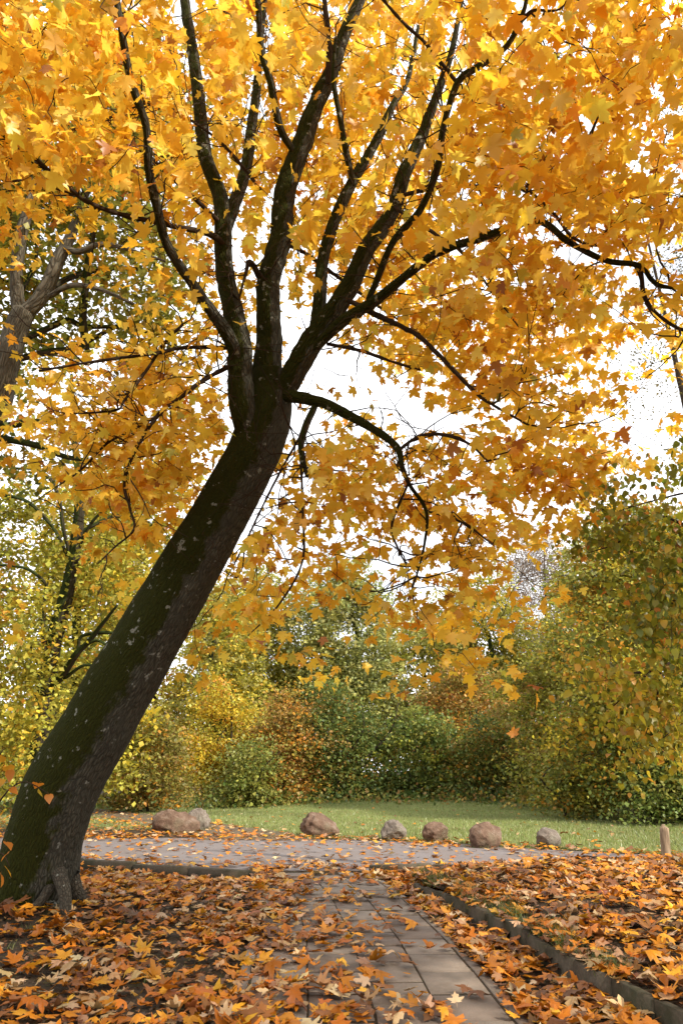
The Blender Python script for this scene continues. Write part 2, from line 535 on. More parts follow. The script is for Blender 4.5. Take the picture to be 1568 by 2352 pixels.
def attach(targets, nodes, tubes, r_tip=0.004, r_gain=0.011, r_cap=0.6, sag=0.08, wig=0.06, seg=4, up_bias=0.0):
    """Grow a twig to every target from the closest bit of wood already there; returns where the twigs run."""
    npos = [np.asarray(p) for p, r in nodes]; nrad = [r for p, r in nodes]
    base = np.array(npos)
    dmin = np.array([np.min(np.linalg.norm(base - t, axis=1)) for t in targets])
    cap = len(npos) + len(targets) * 4
    A = np.zeros((cap, 3)); Rr = np.zeros(cap); m = len(npos)
    A[:m] = base; Rr[:m] = nrad
    for i in np.argsort(dmin):
        t = targets[i]
        dd = np.linalg.norm(A[:m] - t, axis=1) + up_bias * np.clip(A[:m, 2] - t[2], 0, None)
        j = int(np.argmin(dd))
        s = A[j]; L = np.linalg.norm(t - s)
        if L < 0.03: continue
        r0 = min(Rr[j] * r_cap + 0.001, r_tip + r_gain * L)
        k = 5
        tt = np.linspace(0, 1, k)[:, None]
        w = rng.normal(0, wig * L, 3)
        w2 = rng.normal(0, wig * L * 0.6, 3)
        path = s * (1 - tt) + t * tt + w * np.sin(math.pi * tt) + w2 * np.sin(2 * math.pi * tt) + np.array([0, 0, sag * L]) * np.sin(math.pi * tt)
        rad = np.linspace(max(r0, r_tip), r_tip, k)
        tubes.add(path, rad, seg)
        for q in range(1, k):
            A[m] = path[q]; Rr[m] = rad[q]; m += 1
    return A[:m]

# ------------------------------------------------------------------ the lie of the land
WALL = [(2.20, 3.6), (2.07, 4.55), (1.95, 5.17), (1.77, 6.1), (1.585, 7.5), (1.30, 8.9), (1.02, 10.2)]
def wall_x(y):
    ys = [p[1] for p in WALL]; xs = [p[0] for p in WALL]
    return np.interp(y, ys, xs)

def sm(a, b, x):
    t = np.clip((np.asarray(x, float) - a) / (b - a), 0, 1)
    return t * t * (3 - 2 * t)

def low_z(x, y):
    x = np.asarray(x, float); y = np.asarray(y, float)
    z = 0.045 * sm(11.2, 12.4, y)
    z = z + 0.13 * np.exp(-((x + 3.75) ** 2 + (y - 8.9) ** 2) / 2.2)
    z = z + 0.10 * sm(-1.6, -4.5, x) * sm(11.5, 8.0, y)
    z = z + 0.012 * np.sin(x * 2.3 + 1) * np.cos(y * 1.9) * sm(1.2, 2.0, np.abs(x + 0.1))
    z = z + 0.25 * sm(22, 34, y) * sm(-6, 2, x) * sm(16, 8, x)
    return z

def bank_top(x, y):
    t = np.clip(np.asarray(x) - wall_x(y), 0, None)
    return 0.150 + 0.22 * (1 - np.exp(-t / 1.6)) + 0.02 * np.sin(x * 3.1) * np.cos(y * 2.4)

def bank_z(x, y):
    f = sm(12.1, 10.6, y)
    return low_z(x, y) * (1 - f) + bank_top(x, y) * f - 0.02 * (1 - f)

def path_c(y):
    """centre line of the slab path"""
    return np.interp(y, [3.0, 5.2, 6.1, 7.5, 9.5, 11.0, 12.4], [0.23, 0.22, 0.18, 0.10, -0.10, -0.33, -0.60])

def axis(dense_a, dense_b, step, far_a, far_b):
    c = list(np.arange(dense_a, dense_b + 1e-6, step))
    lo, hi = [], []
    s, x = step, dense_a
    while x > far_a: s *= 1.35; x -= s; lo.append(x)
    s, x = step, dense_b
    while x < far_b: s *= 1.35; x += s; hi.append(x)
    return np.array(lo[::-1] + c + hi)

def sheet(name, xs, ys, zf, mat, keep=None, kind='structure', label=None, cat=None):
    X, Y = np.meshgrid(xs, ys)
    Z = zf(X, Y)
    v = np.stack([X, Y, Z], -1).reshape(-1, 3)
    nx, ny = len(xs), len(ys)
    i = np.arange(nx * ny).reshape(ny, nx)
    q = np.stack([i[:-1, :-1], i[:-1, 1:], i[1:, 1:], i[1:, :-1]], -1).reshape(-1, 4)
    if keep is not None:
        c = v[q].mean(1)
        q = q[keep(c[:, 0], c[:, 1])]
    return add(name, mesh_from(name, v, q, mat, smooth=True), kind=kind, label=label, cat=cat)

xs = axis(-9, 9, 0.2, -900, 900)
ys = axis(2.5, 26, 0.2, -60, 1500)
sheet('ground', xs, ys, low_z, 'soil', label='dark leaf strewn earth under the trees', cat='ground')

# road crossing behind the path
def road_near(x): return np.interp(x, [-14, -4.1, -1.76, 0.46, 1.5, 4, 14], [15.2, 12.42, 11.62, 12.02, 12.05, 11.6, 9.8])
def road_far(x): return np.interp(x, [-14, -6, -0.6, 1.4, 3.0, 4.6, 14], [18.2, 17.6, 17.3, 16.6, 15.8, 14.6, 11.4])
def strip_sheet(name, fx0, fx1, xs_, n, zf, mat, label, cat):
    v, q = [], []
    for x in xs_:
        for k in range(n + 1):
            y = fx0(x) + (fx1(x) - fx0(x)) * k / n
            v.append((x, y, zf(x, y)))
    m = n + 1
    for i in range(len(xs_) - 1):
        for k in range(n):
            q.append((i * m + k, (i + 1) * m + k, (i + 1) * m + k + 1, i * m + k + 1))
    return add(name, mesh_from(name, v, np.array(q), mat, smooth=True), kind='structure', label=label, cat=cat)
strip_sheet('road', road_near, road_far, np.linspace(-14, 14, 60), 8, lambda x, y: low_z(x, y) + 0.02 + 0.006 * math.sin(x * 1.1), 'road_paving', 'grey mauve paved lane crossing behind the slab path', 'road')

def trail_c(y): return np.interp(y, [16.5, 19, 22, 27, 34], [-1.6, -2.6, -4.6, -8.0, -14])
lawn_y = axis(13.0, 30, 0.25, 12.9, 46)
sheet('lawn', axis(-12, 14, 0.25, -30, 34), lawn_y, lambda x, y: low_z(x, y) + 0.012, 'lawn',
      keep=lambda x, y: (y > road_far(x) + 0.35 + 0.15 * np.sin(x * 3)) & (np.abs(x - trail_c(y)) > 1.1 + 0.12 * np.sin(y * 4)) & ((x > trail_c(y)) | (y > 21)),
      label='short green lawn beyond the boulders', cat='lawn')
tv, tq = [], []
TY = np.linspace(17.0, 34, 60)
for y in TY:
    for k in range(5):
        x = trail_c(y) + (k - 2) * 0.62 + 0.06 * math.sin(y * 4 + k)
        tv.append((x, y, low_z(x, y) + 0.024))
for i in range(len(TY) - 1):
    for k in range(4):
        tq.append((i * 5 + k, i * 5 + k + 1, (i + 1) * 5 + k + 1, (i + 1) * 5 + k))
add('trail', mesh_from('trail', tv, np.array(tq), 'trodden_earth', smooth=True), kind='structure', label='brown trodden trail leading off across the grass', cat='path')

# raised bed behind the low wall
bv, bq = [], []
BY = np.linspace(3.2, 12.2, 90); BT = np.concatenate([[0, 0.03], np.linspace(0.08, 2, 18)[1:], np.linspace(2.2, 14, 24)])
for y in BY:
    for t in BT:
        x = wall_x(y) + 0.03 + t
        bv.append((x, y, bank_z(x, y)))
m_ = len(BT)
for i in range(len(BY) - 1):
    for k in range(m_ - 1):
        bq.append((i * m_ + k, i * m_ + k + 1, (i + 1) * m_ + k + 1, (i + 1) * m_ + k))
add('raised_ground', mesh_from('raised_ground', bv, np.array(bq), 'soil', smooth=True), kind='structure', label='raised earth bed held by the low concrete edging', cat='ground')

# ------------------------------------------------------------------ paving, kerbs, edging
def block_mesh(name, w, l, h, bev, mat, seed=0):
    """box with worn bevelled top edges, origin at the middle of its top face"""
    r = np.random.default_rng(seed)
    def ring(x, y, z): return [(-x, -y, z), (x, -y, z), (x, y, z), (-x, y, z)]
    v = np.array(ring(w / 2, l / 2, -h) + ring(w / 2, l / 2, -bev) + ring(w / 2 - bev, l / 2 - bev, 0), float)
    v[4:] += r.normal(0, bev * 0.22, (8, 3))
    f = [(3, 2, 1, 0), (8, 9, 10, 11)]
    for a in (0, 4):
        for k in range(4):
            f.append((a + k, a + (k + 1) % 4, a + 4 + (k + 1) % 4, a + 4 + k))
    return mesh_from(name, v, np.array(f), mat)

path_root = None
SLAB_L, SLAB_W = 0.57, 0.435
pv, pq = [], []
PYS = np.linspace(2.6, 12.0, 60)
for y in PYS:
    c = path_c(y)
    for k in range(3):
        x = c + (k - 1) * 0.95
        pv.append((x, y, low_z(x, y) + 0.0215))
for i in range(len(PYS) - 1):
    for k in range(2):
        pq.append((i * 3 + k, i * 3 + k + 1, (i + 1) * 3 + k + 1, (i + 1) * 3 + k))
path_root = add('path', mesh_from('path', pv, np.array(pq), 'soil', smooth=True), kind='structure', label='slab paved footpath strewn with maple leaves', cat='path')
slab_meshes = [block_mesh('slab', SLAB_W - 0.015, SLAB_L - 0.034, 0.05, 0.006, 'paving_slab_%d' % (k % 3), k) for k in range(6)]
for col in range(4):
    y = 2.9 + (0.28 if col % 2 else 0.0)
    while y < 11.75:
        off = (col - 1.5) * SLAB_W
        c = path_c(y)
        slope = (path_c(y + 0.3) - path_c(y - 0.3)) / 0.6
        o = add('slab', slab_meshes[int(rng.integers(6))], path_root)
        x = c + off
        o.location = (x, y, float(low_z(x, y)) + 0.030 + rng.normal(0, 0.0022))
        o.rotation_euler = (rng.normal(0, 0.006), rng.normal(0, 0.006), -math.atan(slope) + rng.normal(0, 0.006))
        y += SLAB_L
edge_mesh = [block_mesh('edging_strip', 0.085, 0.56, 0.06, 0.008, 'paving_slab_%d' % k, 20 + k) for k in range(3)]
for sd in (-1, 1):
    y = 3.0
    while y < 11.7:
        c = path_c(y); slope = (path_c(y + 0.3) - path_c(y - 0.3)) / 0.6
        x = c + sd * (2 * SLAB_W + 0.055)
        o = add('edging_strip', edge_mesh[int(rng.integers(3))], path_root)
        o.location = (x, y, float(low_z(x, y)) + 0.032 + rng.normal(0, 0.003))
        o.rotation_euler = (0, rng.normal(0, 0.01), -math.atan(slope) + rng.normal(0, 0.006))
        y += 0.57

kerb_mesh = [block_mesh('kerb_stone', 0.12, 0.98, 0.16, 0.012, 'kerb_concrete', 40 + k) for k in range(4)]
def kerb_run(name, xa, xb, label, lift):
    pts = [(xa, float(road_near(xa)) - 0.06)]
    k = empty(name, (pts[0][0], pts[0][1], 0), label, 'kerb')
    x = xa
    while x < xb:
        dxx = 0.01
        sl = (road_near(x + 0.5) - road_near(x - 0.0)) / 0.5
        step = 1.0 / math.sqrt(1 + sl * sl)
        xm = x + step / 2
        o = add('kerb_stone', kerb_mesh[int(rng.integers(4))], k)
        o.location = (xm, float(road_near(xm)) - 0.06, float(low_z(xm, road_near(xm))) + lift + rng.normal(0, 0.006))
        o.rotation_euler = (rng.normal(0, 0.01), rng.normal(0, 0.01), math.atan(sl) - math.pi / 2 + rng.normal(0, 0.008))
        x += step
    return k
kerb_run('kerb', -7.1, -1.7, 'long low concrete kerb of the lane starting behind the leaning maple', 0.125)
kerb_run('kerb', 0.42, 2.4, 'short concrete kerb of the lane beside the raised leaf bed', 0.11)

wall_mesh = [block_mesh('edging_block', 0.075, 0.485, 0.42, 0.010, 'kerb_concrete', 60 + k) for k in range(4)]
wroot = empty('garden_edging', (WALL[0][0], WALL[0][1], 0), 'low dark concrete block edging holding back the raised leaf bed', 'edging')
y = 3.35
while y < 10.3:
    sl = float((wall_x(y + 0.25) - wall_x(y - 0.25)) / 0.5)
    o = add('edging_block', wall_mesh[int(rng.integers(4))], wroot)
    fz = float(sm(10.9, 8.6, y))
    o.location = (float(wall_x(y)), y, 0.075 + 0.10 * fz + rng.normal(0, 0.012))
    o.rotation_euler = (rng.normal(0, 0.01), rng.normal(0.04, 0.035), -math.atan(sl) + rng.normal(0, 0.022))
    y += 0.492 / math.sqrt(1 + sl * sl)

# ------------------------------------------------------------------ boulders and stake
def boulder(seed, size, cuts, rough, mat):
    import bmesh
    bm = bmesh.new()
    bmesh.ops.create_icosphere(bm, subdivisions=5, radius=1.0)
    r = np.random.default_rng(seed)
    planes = []
    for k in range(cuts + 2):
        n = r.normal(size=3); n[2] = n[2] * 0.8; n /= np.linalg.norm(n)
        planes.append((n, r.uniform(0.52, 0.82)))
    o = Vector(r.uniform(-50, 50, 3))
    for v in bm.verts:
        p = np.array(v.co)
        for n, dd in planes:
            e = p @ n - dd
            if e > 0: p = p - n * e * 0.93
        q = Vector(p)
        a = 1 + 0.15 * mnoise.noise(q * 1.6 + o) + (0.05 + rough * 0.06) * mnoise.noise(q * 4 + o) + (0.02 + rough * 0.03) * mnoise.noise(q * 11 + o)
        p = p * a
        v.co = p
    co = np.array([v.co for v in bm.verts]); lo, hi = co.min(0), co.max(0)
    for v in bm.verts:
        v.co = Vector((np.array(v.co) - (lo + hi) / 2) / (hi - lo) * np.array(size))
    me = bpy.data.meshes.new('boulder')
    bm.to_mesh(me); bm.free()
    me.polygons.foreach_set('use_smooth', np.ones(len(me.polygons), dtype=bool))
    me.materials.append(MATS[mat])
    return me

def put_boulder(u0, u1, v0, v1, seed, cuts, rough, mat, label, rotz=0.0, tilt=0.0, deep=0.8, Y=None):
    # ground contact from the lower edge of the stone
    g = PY((u0 + u1) / 2, v1, 10); dirv = g - np.array([0, 0, CAM_H])
    t = (CAM_H - 0.06) / -dirv[2]
    Yb = dirv[1] * t
    a, b = PY(u0, v1, Yb), PY(u1, v1, Yb)
    w = b[0] - a[0]
    d = project(a)[2][0]
    h = (v1 - v0) / F * d * 1.05
    cx = (a[0] + b[0]) / 2
    zg = float(low_z(cx, Yb))
    me = boulder(seed, (w * 1.04, w * deep, h * 1.28), cuts, rough, mat)
    o = add('boulder', me, label=label, cat='boulder', group='boulders along the lane')
    o.location = (cx, Yb + w * deep * 0.4, zg + h * 0.40)
    o.rotation_euler = (0, tilt, rotz)
    return o
put_boulder(343, 452, 1868, 1914, 3, 5, 0.5, 'boulder_red', 'long reddish log shaped boulder lying in front of a pale grey one by the trail', 0.1, 0.06, 0.55)
put_boulder(424, 479, 1862, 1905, 8, 4, 1.2, 'boulder_grey', 'pale grey boulder half hidden behind the long reddish one')
put_boulder(690, 776, 1876, 1924, 14, 4, 0.7, 'boulder_red', 'large reddish brown boulder standing alone beside the trodden trail', 0.4, 0.14)
put_boulder(876, 934, 1889, 1932, 21, 5, 1.2, 'boulder_grey', 'light pinkish grey pointed boulder on the lawn edge', 0.2, 0.1)
put_boulder(971, 1033, 1893, 1934, 27, 6, 1.0, 'boulder_red', 'small dark red angular boulder with a mossy top', 0.9, 0.1)
put_boulder(1078, 1161, 1897, 1948, 33, 2, 0.4, 'boulder_red', 'smooth rounded brown boulder with a dark hollow underside', 0.2, -0.08)
put_boulder(1236, 1293, 1908, 1948, 41, 1, 0.3, 'boulder_grey', 'smooth pale rounded boulder closest to the wooden stake', 0.0, 0.04)

sp = PY(1524, 1955, 13.2); 
sv, sr = [], []
st = empty('wooden_stake', (sp[0], sp[1], 0.0), 'short weathered wooden stake standing in the grass by the raised bed', 'stake')
def stake_lump(i, s, ang, r, p, x, y): return r * (1 + 0.05 * np.sin(3 * ang + 1) + 0.03 * np.sin(7 * ang + s * 9))
pts = [(sp[0] + 0.012 * k, sp[1], -0.15 + 0.147 * k) for k in range(6)]
add('post', tube_mesh('post', pts, [0.085, 0.082, 0.08, 0.078, 0.078, 0.074], 14, 'stake_wood', 0.06, stake_lump), st)
tp = pts[-1]
add('top_splinter', tube_mesh('top_splinter', [(tp[0] - 0.03, tp[1], tp[2] - 0.05), (tp[0] - 0.02, tp[1], tp[2] + 0.03), (tp[0] + 0.02, tp[1], tp[2] + 0.045)], [0.03, 0.025, 0.01], 6, 'stake_wood', 0.03), st)

# ------------------------------------------------------------------ the leaning maple
maple_base = P(70, 2098, 7.68)
maple = empty('maple_tree', (maple_base[0], maple_base[1], float(low_z(maple_base[0], maple_base[1]))), 'tall golden leaved maple leaning over the slab path, mossy dark trunk', 'tree')
TR = [(40, 2180, 7.62, 235), (66, 2110, 7.66, 215), (82, 2030, 7.70, 190), (100, 1930, 7.75, 180), (145, 1805, 7.8, 178), (210, 1690, 7.85, 172), (285, 1560, 7.92, 165), (365, 1425, 8.0, 158), (443, 1290, 8.07, 146), (515, 1165, 8.14, 134), (572, 1060, 8.2, 128), (606, 975, 8.26, 126), (618, 905, 8.3, 112), (620, 850, 8.32, 84)]
MAIN_NODES, CAPS = [], []

def px_path(rows):
    pts = np.array([P(u, v, d) for u, v, d, w in rows])
    rad = np.array([w / 2 / F * d * (0.95 if w > 100 else 0.88) for u, v, d, w in rows])
    return pts, rad

def trunk_lump(i, s, ang, r, p, x, y):
    out = np.empty(len(ang))
    fl = math.exp(-max(0.0, s - 0.15) / 0.42)
    for k, a in enumerate(ang):
        q = p + (math.cos(a) * x + math.sin(a) * y) * r
        lob = max(0.0, math.sin(5 * a + 0.7 + s * 0.8)) * 0.42 * fl
        out[k] = r * (1 + lob + 0.035 * mnoise.noise(Vector(q * 2.0)) + 0.018 * mnoise.noise(Vector(q * 9)) + 0.010 * mnoise.noise(Vector(q * 22)))
    return out
tp_, tr_ = px_path(TR)
add('trunk', tube_mesh('trunk', tp_, tr_, 72, 'maple_bark', 0.045, trunk_lump), maple)
for a, b in zip(TR[3:-1], TR[4:]): CAPS.append((a, b, 0.98))

# surface roots
for rows in ([(128, 1985, 7.55, 40), (146, 2040, 7.32, 34), (152, 2090, 7.16, 28), (151, 2135, 7.05, 20), (147, 2185, 6.97, 12)],
             [(118, 2035, 7.42, 30), (92, 2072, 7.22, 24), (60, 2096, 7.08, 18), (20, 2122, 6.98, 12)],
             [(165, 2010, 7.7, 40), (182, 2060, 7.7, 32), (205, 2100, 7.75, 22), (240, 2120, 7.8, 12)],
             [(20, 2020, 7.6, 70), (-40, 2070, 7.6, 56), (-110, 2110, 7.6, 34)]):
    p_, r_ = px_path(rows)
    add('root', tube_mesh('root', p_, r_, 16, 'root_bark', 0.05, knobbly(0.14, 6)), maple)

LIMBS = {
 'A': [(572, 1000, 8.12, 62), (556, 930, 8.05, 72), (548, 860, 8.05, 66), (545, 780, 8.1, 58), (527, 690, 8.1, 52), (518, 600, 8.15, 46), (513, 520, 8.2, 44), (497, 440, 8.3, 40), (478, 360, 8.4, 37), (462, 250, 8.5, 33), (445, 130, 8.7, 30), (430, 20, 8.9, 26), (418, -90, 9.1, 20), (400, -220, 9.3, 12)],
 'A2': [(548, 830, 8.02, 34), (528, 770, 7.9, 36), (490, 718, 7.7, 31), (430, 640, 7.35, 27), (385, 560, 7.05, 25), (358, 470, 6.8, 24), (345, 390, 6.65, 23), (333, 290, 6.5, 21), (310, 190, 6.35, 20), (291, 95, 6.2, 19), (275, 0, 6.1, 18), (258, -110, 6.0, 13)],
 'A3': [(518, 530, 8.25, 30), (538, 460, 8.6, 34), (560, 385, 9.0, 30), (580, 290, 9.3, 26), (593, 200, 9.6, 22), (604, 90, 9.9, 18), (612, -30, 10.2, 12)],
 'B': [(612, 930, 8.3, 90), (616, 860, 8.32, 78), (618, 770, 8.35, 66), (624, 660, 8.4, 60), (636, 550, 8.45, 57), (655, 440, 8.5, 56), (685, 345, 8.5, 52), (722, 255, 8.5, 44), (755, 170, 8.5, 40), (785, 95, 8.5, 34), (822, 10, 8.55, 28), (850, -80, 8.6, 20), (880, -200, 8.7, 12)],
 'B2': [(672, 345, 8.4, 18), (648, 285, 8.2, 20), (622, 195, 8.0, 19), (606, 110, 7.85, 18), (594, 20, 7.7, 16), (585, -80, 7.6, 11)],
 'B3': [(755, 190, 8.4, 20), (760, 100, 8.2, 16), (745, 20, 8.0, 14), (735, -80, 7.9, 10)],
 'C': [(640, 930, 8.25, 50), (668, 870, 8.15, 60), (705, 805, 8.1, 64), (745, 735, 8.05, 60), (800, 650, 8.0, 50), (848, 575, 7.95, 45), (890, 490, 7.95, 40), (928, 400, 7.95, 36), (963, 310, 8.0, 30), (1000, 220, 8.05, 22), (1030, 120, 8.1, 16), (1060, 0, 8.2, 11)],
 'C1': [(722, 770, 8.1, 36), (732, 690, 8.2, 35), (745, 600, 8.3, 32), (770, 510, 8.4, 31), (815, 420, 8.5, 28), (860, 335, 8.6, 24), (902, 250, 8.7, 18), (930, 180, 8.8, 14), (960, 60, 9.0, 9)],
 'C1b': [(812, 425, 8.45, 16), (795, 350, 8.3, 17), (775, 270, 8.2, 15), (765, 190, 8.1, 13), (770, 90, 8.0, 9)],
 'C2': [(722, 800, 8.02, 26), (785, 738, 7.8, 31), (850, 690, 7.5, 28), (920, 632, 7.15, 24), (1000, 582, 6.8, 22), (1100, 545, 6.45, 20), (1232, 515, 6.1, 18), (1310, 567, 5.9, 16), (1395, 598, 5.75, 15), (1465, 618, 5.65, 13), (1505, 650, 5.6, 11), (1575, 664, 5.5, 9)],
 'C2b': [(1470, 620, 5.65, 11), (1478, 680, 5.6, 10), (1525, 738, 5.55, 9), (1585, 765, 5.5, 7)],
 'C3': [(845, 690, 7.55, 15), (868, 640, 7.4, 18), (910, 555, 7.15, 18), (965, 478, 6.9, 18), (1000, 385, 6.7, 18), (1020, 300, 6.55, 17), (1048, 188, 6.4, 17), (1100, 150, 6.3, 17), (1160, 108, 6.2, 15), (1196, 50, 6.1, 13), (1212, -20, 6.0, 10)],
 'C3b': [(1046, 186, 6.4, 9), (985, 112, 6.3, 9), (925, 50, 6.2, 8), (870, -10, 6.1, 6)],
 'C3c': [(1180, 85, 6.15, 8), (1225, 30, 6.1, 8), (1290, 10, 6.0, 6), (1330, -40, 5.9, 5)],
 'C4': [(800, 690, 7.9, 15), (880, 728, 7.6, 15), (950, 765, 7.35, 13), (1005, 805, 7.15, 12), (1050, 850, 7.0, 11), (1105, 895, 6.85, 10), (1135, 930, 6.75, 8), (1210, 975, 6.6, 5)],
 'C5': [(752, 790, 8.0, 9), (830, 805, 7.7, 9), (900, 830, 7.5, 8), (965, 850, 7.3, 5)],
 'C6': [(905, 475, 7.9, 10), (1000, 530, 7.5, 9), (1060, 590, 7.2, 8), (1110, 650, 7.0, 6), (1190, 750, 6.8, 4)],
 'C7': [(905, 455, 7.9, 11), (1000, 436, 7.5, 11), (1080, 430, 7.2, 11), (1200, 435, 6.9, 10), (1262, 490, 6.7, 9), (1320, 540, 6.55, 8), (1400, 572, 6.4, 5)],
 'C7b': [(1200, 435, 6.9, 8), (1270, 395, 6.7, 8), (1330, 345, 6.5, 7), (1372, 270, 6.35, 5)],
 'C8': [(655, 560, 8.5, 10), (700, 580, 8.7, 10), (770, 630, 8.9, 9), (850, 690, 9.0, 7), (930, 745, 9.1, 5)],
 'D': [(640, 905, 8.2, 40), (690, 915, 8.0, 31), (735, 930, 7.85, 28), (780, 948, 7.7, 26), (830, 970, 7.55, 23), (885, 1000, 7.4, 20), (910, 1028, 7.3, 19), (922, 1068, 7.2, 15), (940, 1120, 7.1, 11), (985, 1175, 7.0, 9), (968, 1250, 6.9, 7), (955, 1330, 6.85, 5), (930, 1395, 6.8, 3)],
 'D2': [(722, 935, 7.85, 18), (702, 985, 7.7, 19), (690, 1040, 7.6, 16), (706, 1095, 7.5, 11)],
 'D3': [(918, 1032, 7.3, 9), (965, 1003, 7.15, 9), (1015, 1000, 7.0, 8), (1070, 1022, 6.9, 7), (1120, 1060, 6.8, 5)],
 'D4': [(935, 1115, 7.1, 7), (905, 1200, 7.05, 7), (920, 1270, 7.0, 5), (940, 1310, 7.0, 3)],
 'D5': [(985, 1175, 7.0, 6), (1060, 1200, 6.8, 6), (1130, 1250, 6.7, 4)],
 'D6': [(690, 1000, 7.7, 7), (640, 1090, 7.8, 6), (610, 1160, 7.7, 6), (560, 1260, 7.5, 5), (520, 1330, 7.4, 3)],
 'D7': [(690, 1040, 7.6, 7), (700, 1180, 7.5, 6), (690, 1300, 7.4, 6), (640, 1390, 7.3, 5), (570, 1460, 7.2, 3)],
 'E1': [(535, 800, 8.05, 11), (430, 797, 7.8, 10), (350, 808, 7.6, 9), (220, 835, 7.3, 8), (90, 852, 7.05, 6)],
 'E2': [(548, 830, 8.05, 12), (470, 872, 7.9, 12), (415, 908, 7.8, 11), (372, 950, 7.7, 10), (325, 1025, 7.6, 9), (288, 1105, 7.5, 8), (294, 1170, 7.45, 7), (312, 1215, 7.4, 6), (270, 1255, 7.35, 5), (225, 1295, 7.3, 3)],
 'E2b': [(372, 950, 7.7, 8), (300, 990, 7.5, 7), (240, 1020, 7.4, 6), (190, 1085, 7.3, 5), (90, 1145, 7.1, 3)],
 'E3': [(420, 745, 7.9, 7), (380, 790, 7.75, 8), (330, 850, 7.6, 8), (285, 920, 7.5, 7), (270, 940, 7.45, 6), (205, 945, 7.35, 5), (150, 950, 7.2, 3)],
 'E4': [(520, 565, 8.15, 16), (480, 542, 7.95, 16), (420, 520, 7.7, 14), (355, 512, 7.5, 14), (285, 498, 7.25, 13), (215, 466, 7.0, 12), (155, 425, 6.8, 11), (90, 370, 6.6, 9), (-10, 298, 6.3, 7)],
 'E4b': [(210, 464, 7.0, 7), (130, 425, 6.9, 6), (70, 415, 6.8, 6), (-10, 425, 6.6, 4)],
 'E5': [(515, 520, 8.15, 12), (455, 460, 7.9, 11), (400, 412, 7.6, 9), (345, 368, 7.4, 7), (320, 345, 7.3, 4)],
 'E6': [(610, 450, 8.4, 9), (550, 370, 8.1, 9), (500, 320, 7.9, 8), (430, 270, 7.7, 7), (360, 255, 7.5, 6), (250, 265, 7.1, 6), (130, 290, 6.8, 5), (0, 275, 6.5, 3)],
 'E7': [(600, 640, 8.3, 18), (575, 600, 8.2, 14), (560, 640, 8.1, 9), (548, 690, 8.05, 5)],
}
LIMB_OBJ = {}
for k, rows in LIMBS.items():
    p_, r_ = px_path(rows)
    big = rows[1][3] > 16
    jp = p_.copy()
    if len(jp) > 3:
        jp[1:-1] += rng.normal(0, 0.02, (len(jp) - 2, 3))
    me = tube_mesh('limb', jp, r_, 24 if big else 10, 'maple_bark' if big else 'twig_bark', 0.07 if big else 0.05, knobbly(0.13, 8) if big else knobbly(0.34, 13))
    own = {'E': 'A'}.get(k[0], k[0])
    parent = maple if big or own not in LIMB_OBJ else LIMB_OBJ[own]
    LIMB_OBJ[k] = add('limb' if big else 'branch', me, parent)
    q, r = smooth_path(jp, r_, 0.15)
    for a, b in zip(q, r): MAIN_NODES.append((a, b))
    for a, b in zip(rows[:-1], rows[1:]):
        if a[3] > 5: CAPS.append((a, b, 0.90 if a[3] > 24 else (0.82 if a[3] > 12 else 0.6)))

# ---- foliage sprays: how closely the crown is leaved (0 bare .. 9 closed), sampled over the part of the crown the photograph shows
GRID = """
99999999999798
99999999999896
99999889999985
97899999999984
42379899999996
00058658998886
00047658999863
26897324889710
58998335248840
15994489889961
04786487887410
00466865383000
00136721772100
00002210450000
""".split()
CELL = 112
leaf_px = []
gap = np.array([(690, 905), (770, 800), (830, 830), (950, 900), (1055, 960), (1040, 1000), (920, 990), (830, 945)], float)
def in_poly(u, v, poly):
    inside = np.zeros(len(u), bool)
    j = len(poly) - 1
    for i in range(len(poly)):
        xi, yi = poly[i]; xj, yj = poly[j]
        c = ((yi > v) != (yj > v)) & (u < (xj - xi) * (v - yi) / (yj - yi + 1e-9) + xi)
        inside ^= c
        j = i
    return inside

targets, tsize = [], []
for row in range(-4, 14):
    for colm in range(-4, 23):  # columns well past the right edge: unseen crown added to shade the ground
        inside = 0 <= row < 14 and 0 <= colm < 14
        if inside:
            c = int(GRID[row][colm])
        elif row < 0:
            c = 7 if -2 <= colm <= 15 else 5
        else:
            c = int(GRID[row][0 if colm < 0 else 13]) if row < 5 else ((2 if row > 7 else 0) if colm < 0 else (5 if row < 9 else 0))
        if c == 0: continue
        tau = -math.log(1 - c / 9.35)
        need = tau * CELL * CELL * (1.0 if inside else (0.8 if colm < 15 else 0.55))
        while need > 0:
            near = row < 6
            d = rng.uniform(5.0, 9.0) if near else rng.uniform(6.2, 9.2)
            if colm >= 9 and near: d = rng.uniform(4.6, 7.8)
            if colm < 4 and row >= 6: d = rng.uniform(7.2, 10.2)
            if colm > 14: d = rng.uniform(4.4, 6.6)
            if 4 <= colm <= 8 and row < 9 and rng.random() < 0.75: d = rng.uniform(7.6, 11.0)
            u = (colm + rng.random()) * CELL; v = (row + rng.random()) * CELL
            nl = int(rng.integers(12, 24))
            a1 = (0.115 * F / d) ** 2 * 0.33
            need -= nl * a1
            targets.append(P(u, v, d)); tsize.append(nl)
